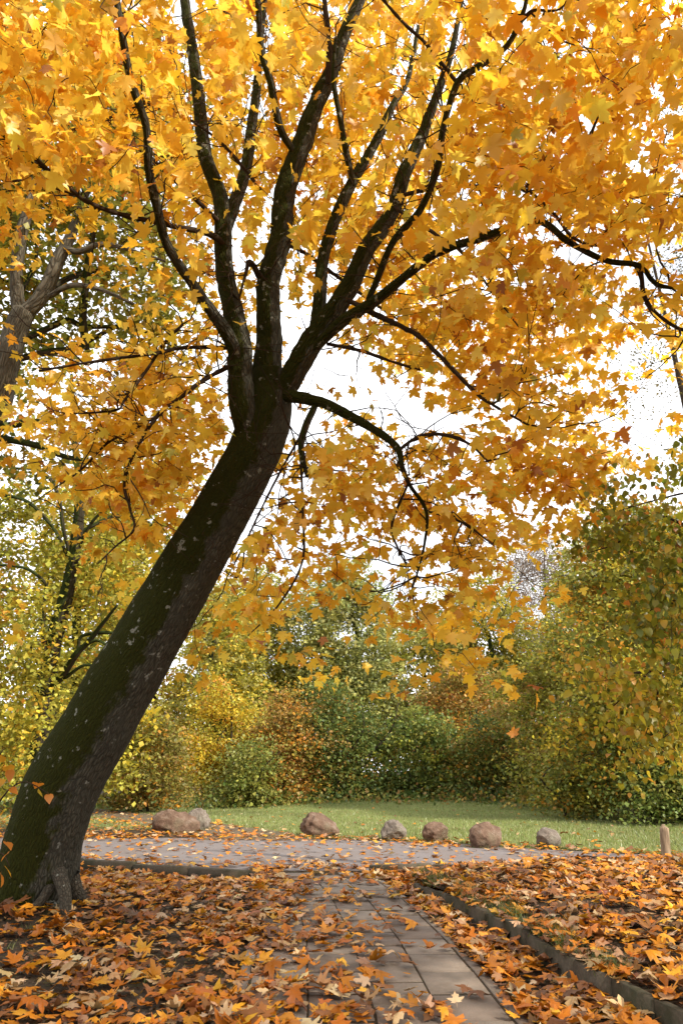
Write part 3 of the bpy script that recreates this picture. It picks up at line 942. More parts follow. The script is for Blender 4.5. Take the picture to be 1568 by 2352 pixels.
# unseen leaf sprays added beyond the frame to shade the path
if True:
    ex = np.stack([rng.uniform(1.2, 7.5, 620), rng.uniform(-1.0, 4.6, 620), rng.uniform(4.6, 8.2, 620)], 1)
    eu, ev, ed = project(ex)
    ex = ex[((eu > 1700) | (ev < -130) | (ed < 0.5)) & (np.linalg.norm(ex - np.array([0, 0, CAM_H]), axis=1) > 3.6)]
    for q in ex:
        targets.append(q); tsize.append(16)
targets = np.array(targets); tsize = np.array(tsize)
tw = Tubes()
attach(targets + np.array([0, 0, 0.06]), MAIN_NODES, tw, r_tip=0.0036, r_gain=0.0105, sag=0.06, wig=0.07, seg=4)
bn = [(p_, r_) for p_, r_ in MAIN_NODES if r_ < 0.06 and p_[2] > 3.2]
for k in range(420):
    p0, r0 = bn[int(rng.integers(len(bn)))]
    dv = rng.normal(0, 1, 3); dv[1] -= 0.5; dv[2] = dv[2] * 0.6 - 0.15; dv /= np.linalg.norm(dv)
    path = [np.array(p0)]
    L = rng.uniform(0.35, 1.2); m = 7
    for q in range(m):
        dv = dv + rng.normal(0, 0.28, 3) + np.array([0, 0, 0.03]); dv /= np.linalg.norm(dv)
        path.append(path[-1] + dv * L / m)
        if q in (2, 4) and rng.random() < 0.7:
            e = dv + rng.normal(0, 0.6, 3); e /= np.linalg.norm(e)
            f = path[-1] + e * L * 0.25; g = f + (e + rng.normal(0, 0.3, 3)) * L * 0.2
            tw.add([path[-1], f, g], [0.0042, 0.0034, 0.0026], 4)
    tw.add(path, np.linspace(min(0.0095, r0 * 0.8 + 0.002), 0.003, m + 1), 4)
add('twigs', tw.mesh('twigs', 'twig_bark'), maple, kind='stuff')

MAPLE_PAL = [((0.87, 0.54, 0.050), 5), ((0.89, 0.61, 0.085), 3.8), ((0.84, 0.465, 0.035), 3.0), ((0.74, 0.33, 0.022), 1.0), ((0.58, 0.50, 0.07), 0.5), ((0.38, 0.15, 0.03), 0.35)]
ci = np.repeat(np.arange(len(targets)), tsize)
spray_n = frames(len(targets), 0, 10, 14)           # every spray lies in its own tilted plane
loc = rng.normal(0, 1, (len(ci), 3)) * np.array([0.22, 0.22, 0.055])
pos = targets[ci] + np.einsum('nij,nj->ni', spray_n[ci], loc) - np.array([0, 0, 0.05])
N = len(ci)
az = np.arctan2(loc[:, 1], loc[:, 0]) + rng.normal(0, 0.9, N)
rot = frames(N, 38, 24, 26, az)
size = rng.normal(0.112, 0.024, N).clip(0.055, 0.165)
tint = pick(MAPLE_PAL, N, 0.10) * (1 + rng.normal(0, 0.07, len(targets)))[ci][:, None]
u, v, d = project(pos)
keep = np.ones(N, bool)
for (a, b, pr) in CAPS:
    A_, B_ = np.array(a[:2], float), np.array(b[:2], float)
    AB = B_ - A_
    t = np.clip(((u - A_[0]) * AB[0] + (v - A_[1]) * AB[1]) / (AB @ AB), 0, 1)
    du = u - A_[0] - t * AB[0]; dv = v - A_[1] - t * AB[1]
    w = (a[3] + (b[3] - a[3]) * t) / 2 + np.where(a[3] > 12, 15, 10)
    dt = a[2] + (b[2] - a[2]) * t
    hit = (np.hypot(du, dv) < w) & (d < dt + 0.15) & (d > 1)
    keep &= ~(hit & (rng.random(N) < pr))
keep &= ~(in_poly(u, v, gap) & (rng.random(N) < 0.93))
keep &= np.linalg.norm(pos - np.array([0, 0, CAM_H]), axis=1) > 3.4
pos, rot, size, tint, ci, u, v, d = (a[keep] for a in (pos, rot, size, tint, ci, u, v, d))
N = len(pos)
# the 300 leaves that show largest are leaves of their own
app = np.where((u > 10) & (u < 1558) & (v > 10) & (d > 1), size / d, 0)
big = np.argsort(-app)[:300]
rest = np.ones(N, bool); rest[big] = False
add('foliage', leaf_cloud('foliage', MAPLE + PLAIN, pos[rest], rot[rest], size[rest], tint[rest], 'maple_leaf', np.where((np.abs(u - 784) < 850) & (v > -60) & (d > 1), rng.integers(0, 6, N), rng.integers(6, 9, N))[rest]), maple, kind='stuff')
VAR = []
for k in range(24):
    tv, tt = MAPLE[k % len(MAPLE)]
    c = pick(MAPLE_PAL[:5], 1)[0]
    VAR.append(mesh_from('leaf', tv, tt, 'maple_leaf', tint=np.tile(c, (len(tv), 1))))
def place_leaf(name, me, p, r, s, parent=None):
    o = bpy.data.objects.new(name, me)
    COL.objects.link(o)
    M = Matrix([[*(r[i] * s), p[i]] for i in range(3)] + [[0, 0, 0, 1]])
    if parent is not None:
        o.parent = parent
        o.matrix_parent_inverse = Matrix.Translation(-parent.location)
    o.matrix_basis = M
    return o
for i in big:
    place_leaf('leaf', VAR[int(rng.integers(24))], pos[i], rot[i], size[i], maple)
print('maple leaves', N, 'sprays', len(targets))

# ------------------------------------------------------------------ other trees
def crown_leaves(blobs, leaf, dens, palette, clump=0.55, per=26, flat=0.7, hollow=0.5, mottle=0.25):
    """blobs: (centre, radii). Leaves in clumps, more of them towards the outside of each blob."""
    C = []
    for c, r in blobs:
        c = np.asarray(c, float); r = np.asarray(r, float)
        area = math.pi * r[0] * r[2]
        n = max(6, int(dens * area / (leaf * leaf * 0.45) / per))
        dv = rng.normal(size=(n, 3)); dv /= np.linalg.norm(dv, axis=1)[:, None]
        rad = rng.random(n) ** (1 / 3.0)
        rad = rad * (1 - hollow) + hollow * rng.uniform(0.72, 1.04, n)
        C.append(c + dv * rad[:, None] * r)
    C = np.vstack(C)
    C = C[C[:, 2] > 0.15]
    ii = np.repeat(np.arange(len(C)), rng.integers(int(per * 0.6), int(per * 1.4), len(C)))
    csz = rng.uniform(0.55, 1.35, len(C))[ii][:, None]
    p = C[ii] + rng.normal(0, 1, (len(ii), 3)) * np.array([clump, clump, clump * flat]) * csz
    ok = p[:, 2] > 0.05
    ii, p = ii[ok], p[ok]
    base = pick(palette, len(C), 0.1) * rng.uniform(0.75, 1.4, (len(C), 1))
    tn = base[ii] * (1 - mottle) + pick(palette, len(ii), 0.15) * mottle
    tn *= (1 + rng.normal(0, 0.16, (len(ii), 1)))
    return C, p, np.clip(tn, 0.004, 0.9)

def far_tree(name, label, cat, base, trunk, blobs, leaf, dens, palette, bark='far_bark', clump=0.5, per=26, twig_r=0.012, twig_gain=0.02, group=None, hollow=0.5, mottle=0.25, branch_every=1, seg=5, flat=0.42, stems=1):
    """trunk: list of (point, radius)."""
    t = empty(name, base, label, cat, group)
    nodes = []
    for s in range(stems):
        pts = np.array([p for p, r in trunk], float); rad = np.array([r for p, r in trunk], float)
        if stems > 1:
            off = rng.normal(0, 1, 2)
            pts = pts + np.linspace(0.25, 1.3, len(pts))[:, None] * np.array([off[0] * 0.7, off[1] * 0.5, 0])
            rad = rad * rng.uniform(0.5, 1.0)
        add('trunk', tube_mesh('trunk', pts, rad, 12, bark, 0.4, knobbly(0.12, 2.5)), t)
        q, r = smooth_path(pts, rad, 0.5)
        nodes += [(a, b) for a, b in zip(q, r)][max(1, len(q) // 4):]
    C, p, tn = crown_leaves(blobs, leaf, dens, palette, clump, per, flat, hollow, mottle)
    tb = Tubes()
    sub = C[::branch_every]
    attach(sub, nodes, tb, twig_r, twig_gain, 0.7, 0.05, 0.07, 4 if base[1] < 35 else 3)
    add('branches', tb.mesh('branches', bark), t, kind='stuff')
    n = len(p)
    add('crown', leaf_cloud('crown', [QUADL], p, frames(n, 25, 30, 35), rng.normal(leaf, leaf * 0.2, n).clip(leaf * 0.5, leaf * 1.6), tn, 'far_leaf'), t, kind='stuff')
    return t

OLIVE = (0.27, 0.255, 0.055); YGREEN = (0.36, 0.34, 0.05); YELLOW = (0.62, 0.44, 0.045); ORANGE = (0.55, 0.24, 0.03)
GREEN = (0.15, 0.19, 0.045); DGREEN = (0.085, 0.125, 0.035); BROWN = (0.33, 0.20, 0.06); PALE = (0.42, 0.38, 0.13); RUST = (0.42, 0.15, 0.03)
BIRCHC = (0.26, 0.19, 0.15)

def rect_blobs(u0, v0, u1, v1, Y, depth, n=5, lean=0.0):
    """a few overlapping masses filling what a crown spans"""
    a, b = PY(u0, v1, Y), PY(u1, v0, Y)
    w, h = b[0] - a[0], b[2] - a[2]
    cx, cz = (a[0] + b[0]) / 2, (a[2] + b[2]) / 2
    out = [((cx, Y, cz), (w * 0.36, depth * 0.8, h * 0.38))]
    for k in range(n):
        an = 2 * math.pi * (k + rng.random() * 0.6) / n
        out.append(((cx + math.cos(an) * w * 0.27, Y + rng.uniform(-0.5, 0.5) * depth, cz + math.sin(an) * h * 0.29), (w * rng.uniform(0.17, 0.26), depth * 0.55, h * rng.uniform(0.16, 0.25))))
    for k in range(3):
        out.append(((cx + (k - 1) * w * 0.30, Y + rng.uniform(-0.4, 0.4) * depth, a[2] + h * rng.uniform(0.12, 0.2)), (w * 0.20, depth * 0.6, h * 0.17)))
    return out, (cx, Y, cz, w, h)

def mass(name, label, cat, u0, v0, u1, v1, Y, depth, palette, leaf=0.15, dens=3.2, trunk_r=0.12, stems=1, group=None, bark='far_bark', hollow=0.45, n=5, mottle=0.25, clump=0.46, foot=True, branch_every=2):
    bl, (cx, Yc, cz, w, h) = rect_blobs(u0, v0, u1, v1, Y, depth, n)
    gz = float(low_z(cx, Y)) - 0.1
    top = cz + h * 0.30
    tr = [((cx + rng.normal(0, 0.2), Y, gz), trunk_r), ((cx + rng.normal(0, 0.25), Y, gz + (top - gz) * 0.35), trunk_r * 0.8), ((cx + rng.normal(0, 0.4), Y, gz + (top - gz) * 0.7), trunk_r * 0.55), ((cx + rng.normal(0, 0.4), Y, top), trunk_r * 0.25)]
    return far_tree(name, label, cat, (cx, Y, gz + 0.1), tr, bl, leaf, dens, palette, bark, clump=clump * (Y / 34.0) ** 0.5, per=34, group=group, hollow=hollow, mottle=mottle, stems=stems, branch_every=branch_every)

# --- the near oak at the edge, pale bark, limbs traced one by one
OAKD = 12.0
oak = empty('oak_tree', (PY(-330, 1900, 13.2)[0], 13.0, 0.0), 'pale barked oak with forked limbs rising behind the maple leaves', 'tree')
ob = PY(-330, 1900, 13.2)
def trace(parent, name, rows, mat, dd, seg=14, kn=0.12):
    pts, rad = px_path([(a, b, dd + dz, w) for a, b, dz, w in rows])
    add(name, tube_mesh(name, pts, rad, seg, mat, 0.12, knobbly(kn, 4)), parent)
    q, r = smooth_path(pts, rad, 0.3)
    return list(zip(q, r))
onodes = []
pts = [(ob[0], 13.0, -0.2), (ob[0] + 0.25, 12.95, 1.5), (ob[0] + 0.7, 12.9, 3.2)] + [P(a, b, OAKD + z) for a, b, z in [(-60, 1060, 0.6), (-14, 945, 0.2), (14, 842, 0), (36, 764, 0), (56, 712, 0)]]
add('trunk', tube_mesh('trunk', pts, [0.48, 0.40, 0.36, 0.31, 0.26, 0.215, 0.20, 0.19], 26, 'oak_bark', 0.12, knobbly(0.10, 4)), oak)
for nm, rows, mt in [
    ('limb', [(50, 735, 0, 36), (40, 684, 0, 34), (40, 613, -0.1, 31), (49, 543, -0.1, 29), (63, 490, -0.1, 27), (85, 400, 0, 22), (100, 280, 0.2, 16), (120, 120, 0.4, 10)], 'oak_bark'),
    ('limb', [(56, 722, 0, 40), (88, 691, 0, 40), (113, 648, 0, 37), (137, 592, 0, 34), (155, 560, 0.1, 30), (185, 480, 0.3, 20), (220, 380, 0.5, 14), (260, 250, 0.7, 9)], 'oak_bark'),
    ('limb', [(150, 572, 0, 18), (185, 578, -0.2, 16), (220, 563, -0.3, 15), (264, 564, -0.4, 13), (323, 582, -0.5, 9), (380, 600, -0.6, 6)], 'oak_bark'),
    ('limb', [(115, 680, -0.1, 15), (155, 658, -0.3, 14), (197, 656, -0.4, 13), (253, 673, -0.5, 10), (310, 700, -0.6, 7)], 'oak_bark'),
    ('limb', [(197, 803, 0.6, 21), (191, 719, 0.5, 20), (200, 631, 0.4, 19), (207, 575, 0.3, 15), (215, 520, 0.2, 10)], 'dark_oak_bark'),
    ('limb', [(30, 790, 0.2, 17), (105, 757, 0.6, 17), (155, 736, 0.8, 16), (197, 750, 0.9, 13), (282, 752, 1.0, 10), (369, 771, 1.1, 7)], 'dark_oak_bark'),
    ('limb', [(15, 832, 0.2, 18), (105, 810, 0.5, 18), (169, 800, 0.8, 16), (211, 779, 0.9, 14), (253, 757, 1.0, 10), (330, 720, 1.2, 6)], 'dark_oak_bark'),
    ('limb', [(-15, 985, 0.3, 21), (53, 972, 0.1, 18), (98, 968, 0, 14), (160, 975, -0.1, 8)], 'dark_oak_bark'),
    ('limb', [(-15, 1003, 0.3, 20), (88, 1024, 0.4, 17), (151, 1049, 0.5, 13), (230, 1060, 0.6, 8)], 'dark_oak_bark'),
    ('limb', [(120, 668, 0.1, 15), (137, 649, 0.4, 16), (193, 627, 0.8, 15), (246, 617, 1.0, 13), (327, 619, 1.2, 9), (400, 640, 1.4, 6)], 'dark_oak_bark'),
    ('limb', [(38, 690, 0, 12), (75, 620, 0.4, 11), (85, 570, 0.5, 8), (70, 520, 0.6, 6)], 'dark_oak_bark'),
    ('limb', [(0, 640, 0.8, 10), (30, 655, 0.5, 10), (45, 690, 0.1, 10)], 'dark_oak_bark')]:
    onodes += trace(oak, nm, rows, MATS and mt, OAKD)
OAKPAL = [(OLIVE, 3), ((0.24, 0.24, 0.05), 3), (YGREEN, 3), (YELLOW, 1.6), (ORANGE, 0.6), (GREEN, 1.5)]
oblobs = []
for (u, v, z, ru, rv, k) in [(60, 600, 0.8, 110, 110, 1), (250, 520, 0.8, 150, 90, 1), (330, 650, 1.0, 120, 100, 1), (160, 430, 0.8, 160, 90, 1), (40, 380, 0.8, 120, 120, 1), (280, 760, 1.0, 140, 60, 1), (120, 760, 1.4, 120, 60, 1), (-60, 500, 1.0, 120, 200, 1), (330, 330, 1.2, 140, 140, 1), (-40, 880, 1.4, 90, 120, 1), (150, 200, 1.5, 250, 160, 1), (30, 1060, 1.0, 90, 50, 1), (220, 1060, 1.2, 120, 40, 1)]:
    dd = OAKD + z
    oblobs.append((P(u, v, dd), (ru / F * dd, 1.1, rv / F * dd)))
C, p, tn = crown_leaves(oblobs, 0.135, 4.0, OAKPAL, 0.25, 24, 0.6, 0.2, 0.35)
tb = Tubes(); attach(C[::1], onodes, tb, 0.006, 0.012, 0.6, 0.05, 0.10, 4)
add('branches', tb.mesh('branches', 'dark_oak_bark'), oak, kind='stuff')
add('crown', leaf_cloud('crown', [QUADL], p, frames(len(p), 25, 30, 35), rng.normal(0.125, 0.025, len(p)).clip(0.06, 0.2), tn, 'far_leaf'), oak, kind='stuff')

# --- second oak, dark mossy, ragged limbs
O2 = 17.0
ob2 = PY(88, 1878, 18.6)
oak2 = empty('oak_tree', (ob2[0], 18.9, 0.0), 'dark mossy old oak with ragged limbs behind the leaning maple trunk', 'tree')
onodes = []
pts = [(ob2[0], 18.9, -0.2), (ob2[0] + 0.02, 18.9, 1.0)] + [P(a, b, O2) for a, b in [(91, 1690), (100, 1603), (112, 1540), (121, 1490), (135, 1431), (148, 1387), (165, 1310), (175, 1243), (184, 1150), (180, 1087), (170, 980), (165, 860)]]
add('trunk', tube_mesh('trunk', pts, [0.36, 0.28, 0.235, 0.22, 0.225, 0.21, 0.19, 0.175, 0.15, 0.14, 0.12, 0.10, 0.07, 0.04], 20, 'dark_oak_bark', 0.2, knobbly(0.14, 3)), oak2)
q_, r_ = smooth_path(np.array(pts), np.linspace(0.3, 0.05, len(pts)), 0.4); onodes += list(zip(q_, r_))[10:]
for nm, rows in [
    ('limb', [(112, 1590, 0, 20), (150, 1543, -0.2, 19), (175, 1503, -0.4, 17), (203, 1475, -0.5, 14), (237, 1431, -0.7, 10), (270, 1390, -0.9, 6)]),
    ('limb', [(130, 1570, 0, 10), (156, 1553, -0.2, 10), (194, 1528, -0.3, 8), (240, 1535, -0.5, 6)]),
    ('limb', [(180, 1490, -0.4, 9), (187, 1462, -0.4, 9), (234, 1453, -0.5, 10), (275, 1453, -0.6, 8), (330, 1440, -0.7, 5)]),
    ('limb', [(195, 1482, -0.5, 8), (225, 1471, -0.6, 8), (253, 1487, -0.7, 6)]),
    ('limb', [(112, 1530, 0, 12), (103, 1500, -0.2, 12), (100, 1431, -0.3, 11), (106, 1353, -0.3, 9), (103, 1337, -0.4, 9), (62, 1306, -0.5, 8), (0, 1297, -0.6, 7), (-60, 1290, -0.7, 4)]),
    ('limb', [(102, 1390, -0.3, 8), (47, 1362, -0.5, 8), (0, 1353, -0.6, 6), (-60, 1340, -0.7, 4)]),
    ('limb', [(180, 1262, 0, 9), (203, 1212, -0.2, 9), (231, 1178, -0.3, 7), (270, 1140, -0.5, 4)]),
    ('limb', [(165, 1290, 0, 9), (147, 1218, -0.2, 10), (137, 1150, -0.3, 10), (116, 1100, -0.4, 9), (78, 1078, -0.5, 8), (31, 1075, -0.6, 7), (-40, 1060, -0.7, 4)]),
    ('limb', [(180, 1225, 0, 10), (256, 1188, 0.3, 10), (310, 1190, 0.5, 9), (365, 1209, 0.7, 7), (420, 1195, 0.9, 4)]),
    ('limb', [(110, 1560, 0, 10), (80, 1510, -0.4, 8), (70, 1480, -0.5, 6)]),
    ('limb', [(0, 1135, 0, 9), (60, 1150, -0.1, 9), (105, 1190, 0, 9), (135, 1232, 0, 9), (160, 1290, 0.05, 8)])]:
    onodes += trace(oak2, nm, rows, 'dark_oak_bark', O2, 10)
oblobs = []
for (u, v, z, ru, rv) in [(40, 1230, 0.5, 110, 70), (60, 1450, -1.0, 90, 110), (30, 1620, -1.0, 90, 130), (230, 1300, 0.2, 110, 60), (260, 1390, 0.3, 90, 60), (250, 1570, 1.0, 90, 110), (130, 1150, 0.8, 150, 50), (-20, 1350, 0.5, 80, 120), (330, 1230, 1.0, 90, 60), (20, 1740, -0.6, 70, 90), (170, 1690, 1.2, 90, 90), (350, 1110, 1.2, 120, 60)]:
    dd = O2 + z
    oblobs.append((P(u, v, dd), (ru / F * dd, 0.8, rv / F * dd)))
C, p, tn = crown_leaves(oblobs, 0.12, 3.0, [(YGREEN, 4), ((0.44, 0.40, 0.06), 4), (OLIVE, 1.6), (YELLOW, 2), (ORANGE, 0.9), (GREEN, 0.7)], 0.26, 20, 0.7, 0.2, 0.35)
tb = Tubes(); attach(C, onodes, tb, 0.006, 0.012, 0.6, 0.05, 0.10, 4)
add('branches', tb.mesh('branches', 'dark_oak_bark'), oak2, kind='stuff')
add('crown', leaf_cloud('crown', [QUADL], p, frames(len(p), 25, 30, 35), rng.normal(0.12, 0.025, len(p)).clip(0.06, 0.2), tn, 'far_leaf'), oak2, kind='stuff')

# --- linden reaching in with heart-shaped leaves
lb = (6.6, 8.6, 0.3)
lind = empty('linden_tree', lb, 'green and yellow linden with heart shaped leaves reaching in over the raised bed', 'tree')
lp = [(6.6, 8.6, 0.2), (6.5, 8.55, 2.0), (6.35, 8.5, 4.0), (6.2, 8.4, 6.0), (6.0, 8.3, 8.0)]
add('trunk', tube_mesh('trunk', lp, [0.24, 0.2, 0.17, 0.13, 0.07], 16, 'far_bark', 0.25, knobbly(0.1, 4)), lind)
lnodes = list(zip(*smooth_path(np.array(lp), np.array([0.24, 0.2, 0.17, 0.13, 0.07]), 0.4)))[4:]
lnodes = [(a, b) for a, b in lnodes]
for rows in ([(1700, 1440, 0.6, 12), (1568, 1506, 0, 9), (1517, 1534, -0.1, 8), (1485, 1543, -0.2, 7), (1429, 1546, -0.3, 5), (1334, 1546, -0.5, 3)],
             [(1488, 1543, -0.2, 5), (1457, 1580, -0.2, 5), (1422, 1608, -0.2, 3), (1390, 1640, -0.2, 2)],
             [(1517, 1535, -0.1, 5), (1507, 1608, -0.1, 5), (1493, 1653, -0.1, 3), (1470, 1720, -0.1, 2)],
             [(1700, 1260, 0.8, 12), (1590, 1215, 0.4, 9), (1500, 1185, 0.2, 6), (1420, 1245, 0.1, 4), (1350, 1270, 0, 2)],
             [(1700, 1380, 0.8, 10), (1580, 1370, 0.3, 7), (1520, 1400, 0.2, 5), (1460, 1440, 0.1, 3)],
             [(1700, 1150, 0.8, 9), (1600, 1130, 0.5, 6), (1500, 1150, 0.4, 4), (1400, 1180, 0.2, 2)],
             [(1720, 1620, 0.6, 9), (1620, 1640, 0.3, 6), (1540, 1680, 0.2, 3), (1480, 1740, 0.1, 2)]):
    lnodes += trace(lind, 'branch', rows, 'twig_bark', 7.6, 8)
LP = [((0.20, 0.20, 0.02), 5), ((0.14, 0.165, 0.022), 4), ((0.30, 0.27, 0.025), 3), ((0.50, 0.33, 0.035), 2), ((0.55, 0.22, 0.04), 0.8)]
LP_LOW = [((0.42, 0.34, 0.03), 4), ((0.30, 0.27, 0.025), 4), ((0.55, 0.30, 0.035), 2.5), ((0.20, 0.20, 0.02), 2)]
tg, tl = [], []
for (u, v, ru, rv, z, n, low) in [(1480, 1200, 110, 70, 0, 60, 0), (1540, 1330, 90, 100, 0.2, 70, 0), (1470, 1420, 90, 90, 0, 46, 0), (1560, 1480, 70, 80, 0, 46, 0), (1400, 1230, 80, 60, 0.2, 26, 0), (1330, 1255, 60, 40, 0.2, 9, 0), (1460, 1575, 100, 50, -0.2, 36, 1), (1530, 1620, 70, 90, 0, 50, 1), (1440, 1660, 70, 50, 0, 20, 1), (1520, 1730, 80, 60, 0, 26, 1), (1370, 1555, 60, 25, -0.4, 10, 1), (1650, 1400, 90, 300, 0.5, 120, 0), (1700, 1100, 120, 150, 0.8, 60, 0), (1560, 1080, 60, 60, 0.6, 16, 0), (1420, 1110, 60, 30, 0.3, 6, 0)]:
    for k in range(n):
        tg.append(P(u + rng.normal(0, 0.55) * ru, v + rng.normal(0, 0.55) * rv, 7.6 + z + rng.normal(0, 0.5))); tl.append(low)
tg = np.array(tg); tl = np.array(tl)
tb = Tubes(); attach(tg, lnodes, tb, 0.0022, 0.006, 0.6, 0.05, 0.08, 4)
add('twigs', tb.mesh('twigs', 'twig_bark'), lind, kind='stuff')
ii = np.repeat(np.arange(len(tg)), rng.integers(7, 14, len(tg)))
p = tg[ii] + rng.normal(0, 1, (len(ii), 3)) * np.array([0.11, 0.11, 0.09])
n = len(p)
rt = frames(n, 50, 24, 28)
sz = rng.normal(0.066, 0.013, n).clip(0.035, 0.10)
tn = np.where(tl[ii][:, None] == 1, pick(LP_LOW, n), pick(LP, n))
u, v, d = project(p)
app = np.where((u > 5) & (u < 1563), sz / d, 0)
bigl = np.argsort(-app)[:200]
rest = np.ones(n, bool); rest[bigl] = False
add('foliage', leaf_cloud('foliage', LINDEN, p[rest], rt[rest], sz[rest], tn[rest], 'maple_leaf'), lind, kind='stuff')
LV = []
for k in range(15):
    tv, tt = LINDEN[k % 3]
    LV.append(mesh_from('leaf', tv, tt, 'maple_leaf', tint=np.tile(pick(LP if k < 9 else LP_LOW, 1)[0], (len(tv), 1))))
for i in bigl:
    place_leaf('leaf', LV[int(rng.integers(9, 15)) if tl[ii[i]] else int(rng.integers(0, 9))], p[i], rt[i], sz[i], lind)

# --- birch with small dark leaves against the sky
bd = 20.0
bb = (13.2, 22.0, 0.0)
bt = [((13.2, 22.0, -0.2), 0.26), ((13.0, 22.0, 4), 0.22), ((12.7, 22.0, 9), 0.17), ((12.6, 22, 14), 0.12), ((12.5, 22, 19), 0.06), ((12.4, 22, 23), 0.03)]
bblobs = []
for (u, v, ru, rv) in [(1560, 300, 90, 260), (1540, 620, 80, 160), (1500, 800, 90, 90), (1470, 900, 80, 70), (1660, 500, 120, 500), (1560, 960, 90, 120), (1420, 880, 50, 70)]:
    bblobs.append((P(u, v, bd), (ru / F * bd, 1.6, rv / F * bd)))
far_tree('birch_tree', 'tall airy birch with tiny dark leaves against white sky', 'tree', bb, bt, bblobs, 0.065, 0.22, [((0.10, 0.09, 0.03), 3), ((0.16, 0.12, 0.04), 3), ((0.20, 0.17, 0.05), 1)], 'twig_bark', clump=0.35, per=16, twig_r=0.005, twig_gain=0.008, hollow=0.1, branch_every=1, seg=4)

# --- the wood behind the lawn: each shrub and tree on its own
GW = 'shrubs and trees along the far edge of the lawn'
mass('shrub', 'olive brown shrub with salmon patches behind the long reddish boulder', 'shrub', 235, 1630, 445, 1862, 29, 1.8, [(OLIVE, 4), (BROWN, 2), (ORANGE, 1), ((0.25, 0.22, 0.07), 2)], 0.13, 3.2, 0.06, 3, GW)
mass('small_tree', 'bright yellow orange young maple between olive and green shrubs', 'tree', 395, 1545, 610, 1850, 38, 2.2, [(YELLOW, 3), (ORANGE, 2), (YGREEN, 3)], 0.15, 3.0, 0.1, 2, GW)
mass('shrub', 'olive green rounded shrub at the end of the trodden trail', 'shrub', 490, 1690, 650, 1872, 32, 1.8, [(OLIVE, 3), (GREEN, 3), ((0.2, 0.2, 0.05), 2)], 0.13, 3.4, 0.06, 3, GW)
mass('small_tree', 'rusty orange topped young tree beside the dark green thicket', 'tree', 565, 1580, 740, 1868, 34, 2.0, [(ORANGE, 2), (BROWN, 3), (OLIVE, 2), (RUST, 0.8)], 0.14, 3.2, 0.1, 2, GW)
mass('shrub', 'dense dark green thicket shrub at the lawn edge', 'shrub', 670, 1555, 870, 1866, 35, 2.2, [(DGREEN, 4), (GREEN, 3), (OLIVE, 1.5), (ORANGE, 0.5), (BROWN, 0.6)], 0.14, 3.4, 0.09, 3, GW)
mass('small_tree', 'mid green spreading maple sapling over the lawn edge', 'tree', 815, 1620, 1065, 1860, 35.5, 2.2, [(GREEN, 5), ((0.10, 0.15, 0.045), 3), (OLIVE, 2), (ORANGE, 0.5), (YGREEN, 0.8)], 0.15, 3.4, 0.09, 3, GW)
mass('small_tree', 'brown orange crowned tree rising above the green sapling', 'tree', 955, 1500, 1200, 1790, 39, 2.4, [(BROWN, 4), (OLIVE, 3), (RUST, 1), (ORANGE, 1)], 0.15, 3.0, 0.12, 2, GW)
mass('shrub', 'dark olive shrub in shade under the brown orange crown', 'shrub', 1035, 1610, 1290, 1866, 34, 2.2, [(DGREEN, 2.5), (GREEN, 3), (OLIVE, 2.5), (BROWN, 1.5), (ORANGE, 0.6)], 0.14, 3.4, 0.08, 3, GW)
mass('small_tree', 'olive yellow broad tree overhanging the lawn beside the tall orange green one', 'tree', 1170, 1390, 1440, 1872, 29, 2.4, [(OLIVE, 4), (YGREEN, 3), (BROWN, 1.5), (GREEN, 2), (YELLOW, 0.8)], 0.14, 3.2, 0.14, 2, GW)
mass('hornbeam_tree', 'tall hornbeam of mixed green, yellow and orange behind the linden', 'tree', 1290, 1150, 1690, 1880, 23, 2.6, [(OLIVE, 4), (GREEN, 3), (YGREEN, 2.5), (ORANGE, 1.4), (YELLOW, 0.8)], 0.125, 3.0, 0.2, 1, GW, n=8)
mass('shrub', 'orange tinged low shrub at the foot of the tall hornbeam', 'shrub', 1240, 1720, 1420, 1882, 25, 1.5, [(OLIVE, 3), (ORANGE, 1.5), (GREEN, 3)], 0.11, 3.0, 0.05, 3, GW)
mass('shrub', 'green low shrub below the linden branches beyond the stake', 'shrub', 1400, 1700, 1640, 1890, 22, 1.5, [(GREEN, 4), (OLIVE, 3), (DGREEN, 2)], 0.11, 3.2, 0.05, 3, GW)

GB = 'tall trees standing behind the shrubs'
mass('tall_oak', 'grey green oak with dark forked trunk and sky showing through', 'tree', 640, 1270, 930, 1680, 48, 3.6, [((0.29, 0.32, 0.13), 4), (OLIVE, 3), (PALE, 2)], 0.213, 3.06, 0.38, 1, GB, 'dark_oak_bark', 0.35, 7, branch_every=2)
mass('tall_oak', 'pale yellow green oak behind the bright yellow young maple', 'tree', 400, 1310, 740, 1760, 50, 3.6, [(PALE, 3), (YGREEN, 4), (OLIVE, 2), (YELLOW, 1)], 0.224, 3.78, 0.35, 1, GB, 'dark_oak_bark', 0.35, 7, branch_every=2)
mass('tall_oak', 'thin yellow green oak with twisted limbs near the bare birch', 'tree', 990, 1290, 1240, 1680, 46, 3.4, [(YGREEN, 3), (PALE, 2), (OLIVE, 3), (YELLOW, 1)], 0.213, 2.70, 0.3, 1, GB, 'dark_oak_bark', 0.35, 7, branch_every=2)
mass('tall_oak', 'loose yellow green oak beside the leaning trunk and far conifer', 'tree', 385, 1320, 620, 1660, 43, 2.8, [(PALE, 3), (YGREEN, 4), (OLIVE, 2), (YELLOW, 1.5)], 0.202, 3.06, 0.28, 1, GB, 'dark_oak_bark', 0.35, 7, branch_every=2)
mass('bare_birch', 'pinkish grey nearly bare birch rising above the shrubs', 'tree', 1150, 1180, 1320, 1640, 52, 2.4, [(BIRCHC, 4), ((0.32, 0.24, 0.18), 2), ((0.2, 0.16, 0.12), 2)], 0.10, 1.3, 0.2, 1, GB, 'far_bark', 0.2, 8, branch_every=1)
